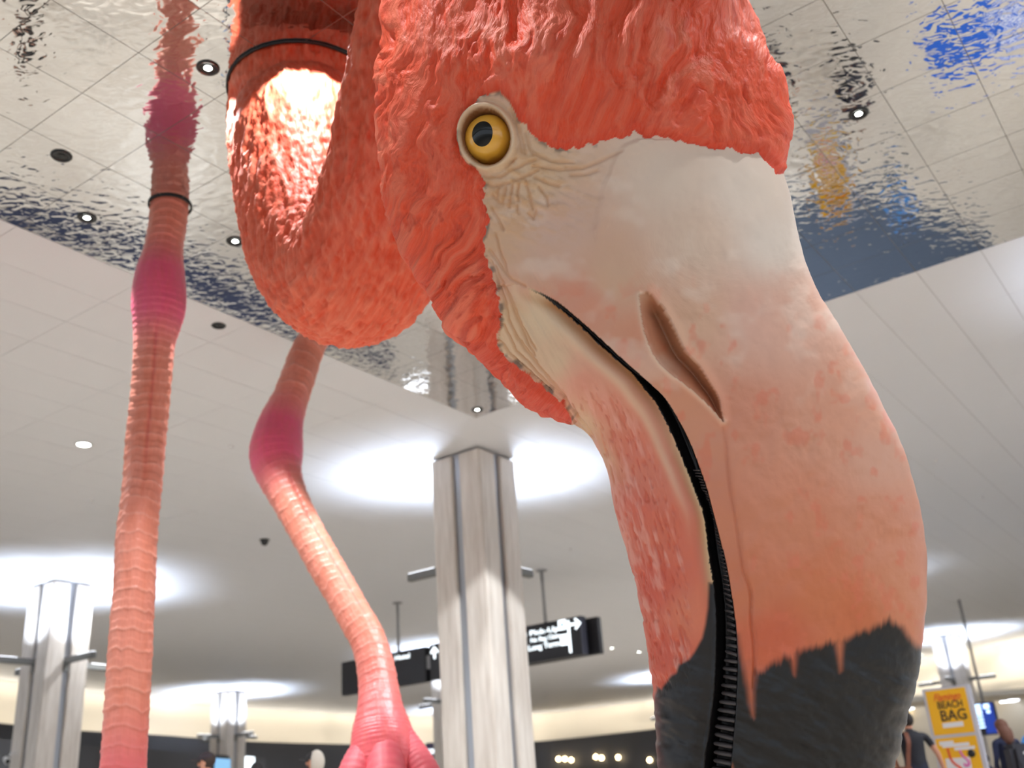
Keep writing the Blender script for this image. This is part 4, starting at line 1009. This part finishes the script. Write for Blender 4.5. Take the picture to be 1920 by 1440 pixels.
# security camera low on the left column
sc0 = gp(14.89, 24.92 + CS * .75, 0); qz = float(on_y(np.array(26.0), np.array(1424.0), float(sc0[1]))[2])
sr = empty('security_camera', (sc0[0], sc0[1], qz)); tag(sr, 'small white security camera on the column beside the straight pink leg', 'camera')
tube_obj('bracket', [(0, 0, .16), tuple(-dA * .12 + Z3 * .16), tuple(-dA * .18 + Z3 * .08)], .025, M['trim_white'], sr, 8)
lathe('body', -dA * .18 + dB * .14 + Z3 * .02, -dB * .9 - dA * .3 - Z3 * .3, [(.01, -.02), (.07, 0), (.075, .26), (.06, .27)], M['trim_white'], sr, 16)
lathe('lens', -dA * .18 + dB * .14 + Z3 * .02 + (-dB * .9 - dA * .3 - Z3 * .3) * .265, -dB * .9 - dA * .3 - Z3 * .3, [(.06, 0), (.05, .012), (.001, .014)], M['lens_off'], sr, 14)

# blue mat seen in the mirror ceiling
bm_ = refl(1835, 62, 0)
r_ = empty('floor_mat', (bm_[0], bm_[1], 0)); tag(r_, 'bright blue floor mat with white stripes reflected in the mirror ceiling', 'mat')
boxes('mat', [((0, 0, .008), dA * .75, dB * 1.0, (0, 0, .008))], M['blue_mat'], r_)
for k in range(3): boxes('white_stripe', [(dB * (-.55 + .0 * k) + dA * (-.35 + .35 * k) + Z3 * .018, dA * .09, dB * .35, (0, 0, .002))], M['poster_white'], r_)

# ================================================================== PEOPLE
SKIN = (206, 150, 124)
def person(name, loc, face, height, shirt, pants, label, hair=(50, 36, 28), hairstyle='short', sleeve='short', shoes=(30, 30, 32), cap=None, hood=None, arm_l=None, arm_r=None, lean=0.0, skin=SKIN, bulk=1.0, group=None):
    k = height / 1.76
    root = empty(name, loc, face); tag(root, label, 'person', group)
    vs, ed, rd, bone = [], [], [], []
    def v(p, r): vs.append(np.array(p, float)); rd.append(r if isinstance(r, tuple) else (r, r)); return len(vs) - 1
    def e(a, b, c): ed.append((a, b)); bone.append(c)
    pel = v((0, 0, .96), (.165 * bulk, .115 * bulk)); wa = v((0, .0 + lean * .1, 1.10), (.145 * bulk, .105 * bulk)); ch = v((0, .005 + lean * .3, 1.27), (.175 * bulk, .12 * bulk)); uc = v((0, -.01 + lean * .4, 1.40), (.15 * bulk, .095))
    nk = v((0, .0 + lean * .5, 1.50), .056); jw = v((0, .025 + lean * .6, 1.575), (.066, .075)); hd = v((0, .02 + lean * .65, 1.655), (.078, .096)); tp_ = v((0, .012 + lean * .68, 1.73), (.055, .07))
    e(pel, wa, shirt); e(wa, ch, shirt); e(ch, uc, shirt); e(uc, nk, skin); e(nk, jw, skin); e(jw, hd, skin); e(hd, tp_, skin)
    for s_, arm in ((-1, arm_l), (1, arm_r)):
        hp = v((.09 * s_, 0, .88), .095 * bulk); kn = v((.10 * s_, .015 * s_ + .01, .50), .062); an = v((.10 * s_, -.02 + .02 * s_, .10), .043); to_ = v((.115 * s_, .13 + .02 * s_, .045), .038)
        e(pel, hp, pants); e(hp, kn, pants); e(kn, an, pants); e(an, to_, shoes)
        sh = v((.19 * s_ * bulk, -.01 + lean * .4, 1.405), .066)
        el, wr, hn = arm if arm else ((.255 * s_ * bulk, -.04, 1.13), (.26 * s_ * bulk, .05, .90), (.255 * s_ * bulk, .08, .825))
        md = v((np.array(vs[sh]) + np.array(el)) / 2, .052)
        E_ = v(el, .044); W_ = v(wr, .031); P_h = v(hn, (.036, .018))
        e(uc, sh, shirt); e(sh, md, shirt); e(md, E_, shirt if sleeve == 'long' else skin); e(E_, W_, shirt if sleeve == 'long' else skin); e(W_, P_h, skin)
        dr = np.array(hn) - np.array(wr); dr /= np.linalg.norm(dr); side = np.array([0, 1.0, 0]); side -= dr * (side @ dr); side /= np.linalg.norm(side); inn = np.array([-s_ * 1.0, 0, 0])
        for q, ln in ((-.024, .065), (-.008, .078), (.008, .082), (.024, .072)):
            b0 = v(np.array(hn) + dr * .03 + side * q, .0105); b1 = v(np.array(hn) + dr * (.03 + ln * .55) + side * q * 1.1 + inn * .008, .0095); b2 = v(np.array(hn) + dr * (.03 + ln) + side * q * 1.1 + inn * .026, .0085)
            e(P_h, b0, skin); e(b0, b1, skin); e(b1, b2, skin)
        t0 = v(np.array(wr) + dr * .035 + side * .03, .012); t1 = v(np.array(wr) + dr * .07 + side * .048 + inn * .015, .010)
        e(W_, t0, skin); e(t0, t1, skin)
    me = bpy.data.meshes.new('body_skeleton'); me.from_pydata([tuple(p) for p in vs], ed, [])
    ob = bpy.data.objects.new('body_skeleton', me); COL.objects.link(ob)
    ob.modifiers.new('skin', 'SKIN'); sm = ob.modifiers.new('sub', 'SUBSURF'); sm.levels = 1; sm.render_levels = 1
    for i, (rx, ry) in enumerate(rd):
        me.skin_vertices[0].data[i].radius = (rx, ry); me.skin_vertices[0].data[i].use_root = (i == 0)
    bpy.context.view_layer.update()
    bod = bpy.data.meshes.new_from_object(ob.evaluated_get(bpy.context.evaluated_depsgraph_get()))
    bpy.data.objects.remove(ob); bpy.data.meshes.remove(me)
    n = len(bod.vertices); c = np.zeros(n * 3); bod.vertices.foreach_get('co', c); c = c.reshape(-1, 3)
    best = np.full(n, 1e9); cc = np.zeros((n, 3))
    for (a, b), bc in zip(ed, bone):
        A_, B_ = vs[a], vs[b]; d = B_ - A_; t = np.clip((c - A_) @ d / (d @ d + 1e-9), 0, 1)
        ds = np.linalg.norm(c - A_ - t[:, None] * d, axis=1) - (np.array(rd[a])[0] * (1 - t) + np.array(rd[b])[0] * t) * .8
        m_ = ds < best; best[m_] = ds[m_]; cc[m_] = lin(bc)
    cc[(c[:, 2] < .985) & (np.abs(c[:, 0]) < .22) & (c[:, 2] > .1)] = lin(pants)
    hands = (np.abs(c[:, 0]) > .22 * bulk) & (c[:, 2] < .985) & (c[:, 2] > .6); 
    if not arm_l and not arm_r: cc[hands] = lin(skin)
    bod.vertices.foreach_set('co', (c * k).ravel())
    at = bod.attributes.new('Col', 'FLOAT_COLOR', 'POINT'); q4 = np.ones((n, 4)); q4[:, :3] = cc; at.data.foreach_set('color', q4.ravel())
    bod.materials.clear(); bod.materials.append(PM); bod.polygons.foreach_set('use_smooth', np.full(len(bod.polygons), True)); bod.update()
    mesh_obj('body', None, None, None, root, me=bod)
    hc = np.array([0, .018 + lean * .65, 1.65])
    def blob(nm, cen_, rx, ry, rz, rgb, f=None, seg=20, rng_=18):
        a = np.linspace(.02, np.pi - .02, rng_); b = np.linspace(0, 2 * np.pi, seg, endpoint=False)
        A_, B_ = np.meshgrid(a, b, indexing='ij'); P = np.stack([np.sin(A_) * np.cos(B_), np.sin(A_) * np.sin(B_), np.cos(A_)], -1)
        if f is not None: P = f(P)
        P = (np.asarray(cen_) + P * np.array([rx, ry, rz])) * k
        return mesh_obj(nm, P.reshape(-1, 3), grid_faces(rng_, seg), pm_col(rgb), root, True)
    for s_ in (-1, 1):
        blob('eye', hc + np.array([.034 * s_, .088, .005]), .013, .009, .009, (40, 30, 26), seg=8, rng_=6)
        blob('ear', hc + np.array([.082 * s_, -.005, -.01]), .013, .026, .036, skin, seg=10, rng_=8)
    blob('nose', hc + np.array([0, .098, -.022]), .015, .024, .026, skin, seg=10, rng_=8)
    blob('mouth', hc + np.array([0, .088, -.062]), .026, .010, .008, (170, 90, 84), seg=10, rng_=6)
    def hairf(P):
        Q = P.copy(); fr = np.clip(P[..., 1], 0, 1)
        Q[..., 2] = np.where(P[..., 2] < 0, P[..., 2] * (1 - .75 * fr), P[..., 2]); Q[..., 1] = np.where(P[..., 2] < .25, np.minimum(P[..., 1], .25 + .5 * np.clip(P[..., 2], -.5, .25)), P[..., 1]); return Q
    def longf(P):
        Q = hairf(P); Q[..., 0] *= 1.0; lo = np.clip(-P[..., 2], 0, 1); Q[..., 2] = Q[..., 2] - lo * 1.9 * (P[..., 1] < .3); Q[..., 0] *= 1.18 + .55 * lo; Q[..., 1] = np.where(lo > .1, np.minimum(Q[..., 1], .1) - 1.0 * np.sqrt(lo), Q[..., 1]); return Q
    if hairstyle != 'none':
        blob('hair', hc + np.array([0, -.012, .02]), .096, .112, .112 if hairstyle == 'short' else .12, hair, hairf if hairstyle == 'short' else longf, 28, 24)
    if cap:
        cp = blob('cap', hc + np.array([0, .0, .045]), .100, .116, .085, cap, lambda P: np.stack([P[..., 0], P[..., 1], np.maximum(P[..., 2], -.25)], -1), 24, 16)
        blob('cap_brim', hc + np.array([0, .135, .035]), .075, .085, .010, cap, None, 18, 8)
    if hood:
        blob('hood', hc + np.array([0, -.04, -.01]), .125, .115, .165, hood, lambda P: np.stack([P[..., 0], np.minimum(P[..., 1], .55), P[..., 2]], -1), 24, 18)
    return root, k
PM = mat('clothing_and_skin', (128, 128, 128), .75, attr=True)
_pc = {}
def pm_col(rgb):
    if rgb not in _pc: _pc[rgb] = mat('person_%d_%d_%d' % rgb, rgb, .7)
    return _pc[rgb]
def stand(px, py, hgt):              # where a person of that height stands so the head top meets the pixel
    p = on_z(np.array(float(px)), np.array(float(py)), hgt); return (float(p[0]), float(p[1]), 0.0)
def track(loc, deg):                 # facing: 0 = away from the viewer
    return math.radians(deg) - math.atan2(loc[0], loc[1])
l_ = stand(1698, 1337, 1.74)
pr, k_ = person('person', l_, track(l_, 14), 1.74, (26, 28, 38), (34, 42, 66), 'person in black shirt and dark trousers with brown bag strap walking away', hair=(40, 34, 32), arm_r=((.33, -.06, 1.15), (.39, .02, .93), (.40, .05, .855)), arm_l=((-.32, -.02, 1.14), (-.24, .14, 1.0), (-.20, .2, .95)), bulk=1.15)
man = l_
l_ = stand(1875, 1351, 1.56)
pr2, k2 = person('person', l_, track(l_, 40), 1.56, (22, 32, 66), (30, 30, 40), 'person in navy jacket with long brown hair walking beside the distant column', hair=(104, 66, 50), hairstyle='long', sleeve='long', bulk=1.15)
wom = l_
l_ = stand(1846, 1416, 1.14)
person('person', l_, track(l_, 60), 1.14, (22, 26, 52), (26, 28, 40), 'child in dark navy top beside the person with a backpack', hair=(36, 26, 24), sleeve='long')
l_ = stand(1931, 1346, 1.78)
person('person', l_, track(l_, 20), 1.78, (66, 136, 206), (86, 96, 108), 'person in bright blue shirt behind the backpack', hair=(50, 40, 36), sleeve='long', arm_l=((-.30, -.02, 1.14), (-.30, .1, .93), (-.29, .14, .86)))
l_ = stand(390, 1412, 1.74)
person('person', l_, track(l_, 70), 1.74, (150, 170, 196), (50, 54, 66), 'person wearing a dark baseball cap in front of the charcoal fascia', cap=(44, 34, 42), sleeve='short')
l_ = stand(591, 1412, 1.72)
person('person', l_, track(l_, 75), 1.72, (190, 184, 174), (60, 60, 66), 'person with beige hood and dark cap left of the raised leg', cap=(34, 32, 36), hood=(196, 188, 176), sleeve='long')
l_ = stand(482, 1431, 1.60)
person('person', l_, track(l_, -30), 1.60, (60, 60, 70), (40, 40, 48), 'person with dark hair below the white lit panel', hair=(26, 24, 26), sleeve='long')
l_ = refl(50, 70, 1.0); l_ = (float(l_[0]), float(l_[1]), 0)
person('person', l_, track(l_, 100), 1.75, (20, 18, 20), (18, 18, 22), 'person in all black clothes reflected in the mirror ceiling beside the straight leg', sleeve='long')
# brown shoulder bag of the walking man
M['leather'] = mat('brown_leather', (112, 62, 44), .5, noise=((9, 9, 9), .4, (150, 92, 58), 4))
M['pack'] = mat('pack_fabric', (50, 50, 58), .7)
fr_m = track(man, 14)
Rz = Matrix.Rotation(fr_m, 3, 'Z')
def loc_m(x, yy, z): q = Rz @ Vector((x, yy, z)); return np.array([q[0], q[1], q[2]])
bagr = empty('shoulder_bag', (man[0], man[1], .72)); tag(bagr, 'tan brown leather shoulder bag hanging from the person in black shirt', 'bag')
ex_, ey_ = loc_m(1, 0, 0), loc_m(0, 1, 0)
boxes('bag_body', [(loc_m(-.27, -.12, .13), ex_ * .16, ey_ * .06, Z3 * .14)], M['leather'], bagr, .03, True)
boxes('flap', [(loc_m(-.27, -.187, .17), ex_ * .155, ey_ * .008, Z3 * .09)], M['leather'], bagr, .006)
sp_ = [loc_m(-.17, -.175, .24), loc_m(-.13, -.178, .42), loc_m(-.09, -.185, .60), loc_m(-.085, -.10, .735), loc_m(-.08, .02, .75)]
s = np.linspace(0, 4, 24); c = catmull(sp_, s); V_ = []
for q in c: V_ += [q - ex_ * .032, q + ex_ * .032, q + ex_ * .032 - ey_ * .012, q - ex_ * .032 - ey_ * .012]
mesh_obj('strap', V_, [tuple(q) for q in grid_faces(24, 4)], M['leather'], bagr, False)
# backpack of the person in the navy jacket
fr_w = track(wom, 40); Rz = Matrix.Rotation(fr_w, 3, 'Z')
bpk = empty('backpack', (wom[0], wom[1], .68)); tag(bpk, 'large dark grey backpack on the back of the person in navy jacket', 'backpack')
ex_, ey_ = loc_m(1, 0, 0), loc_m(0, 1, 0)
boxes('pack_body', [(loc_m(0, -.26, .24), ex_ * .235, ey_ * .135, Z3 * .28)], M['pack'], bpk, .07, True)
boxes('front_pocket', [(loc_m(0, -.40, .14), ex_ * .19, ey_ * .03, Z3 * .13)], M['pack'], bpk, .025, True)
boxes('logo_patch', [(loc_m(.0, -.398, .38), ex_ * .06, ey_ * .006, Z3 * .018)], M['poster_white'], bpk)
for sx in (-1, 1):
    tube_obj('shoulder_strap', [loc_m(.10 * sx, -.14, .47), loc_m(.11 * sx, -.03, .53), loc_m(.12 * sx, .09, .47), loc_m(.13 * sx, .13, .35), loc_m(.15 * sx, .08, .15), loc_m(.16 * sx, -.13, .06)], .022, M['pack'], bpk, 8)
tube_obj('haul_loop', [loc_m(-.04, -.2, .5), loc_m(-.03, -.2, .55), loc_m(.03, -.2, .55), loc_m(.04, -.2, .5)], .010, M['pack'], bpk, 6)
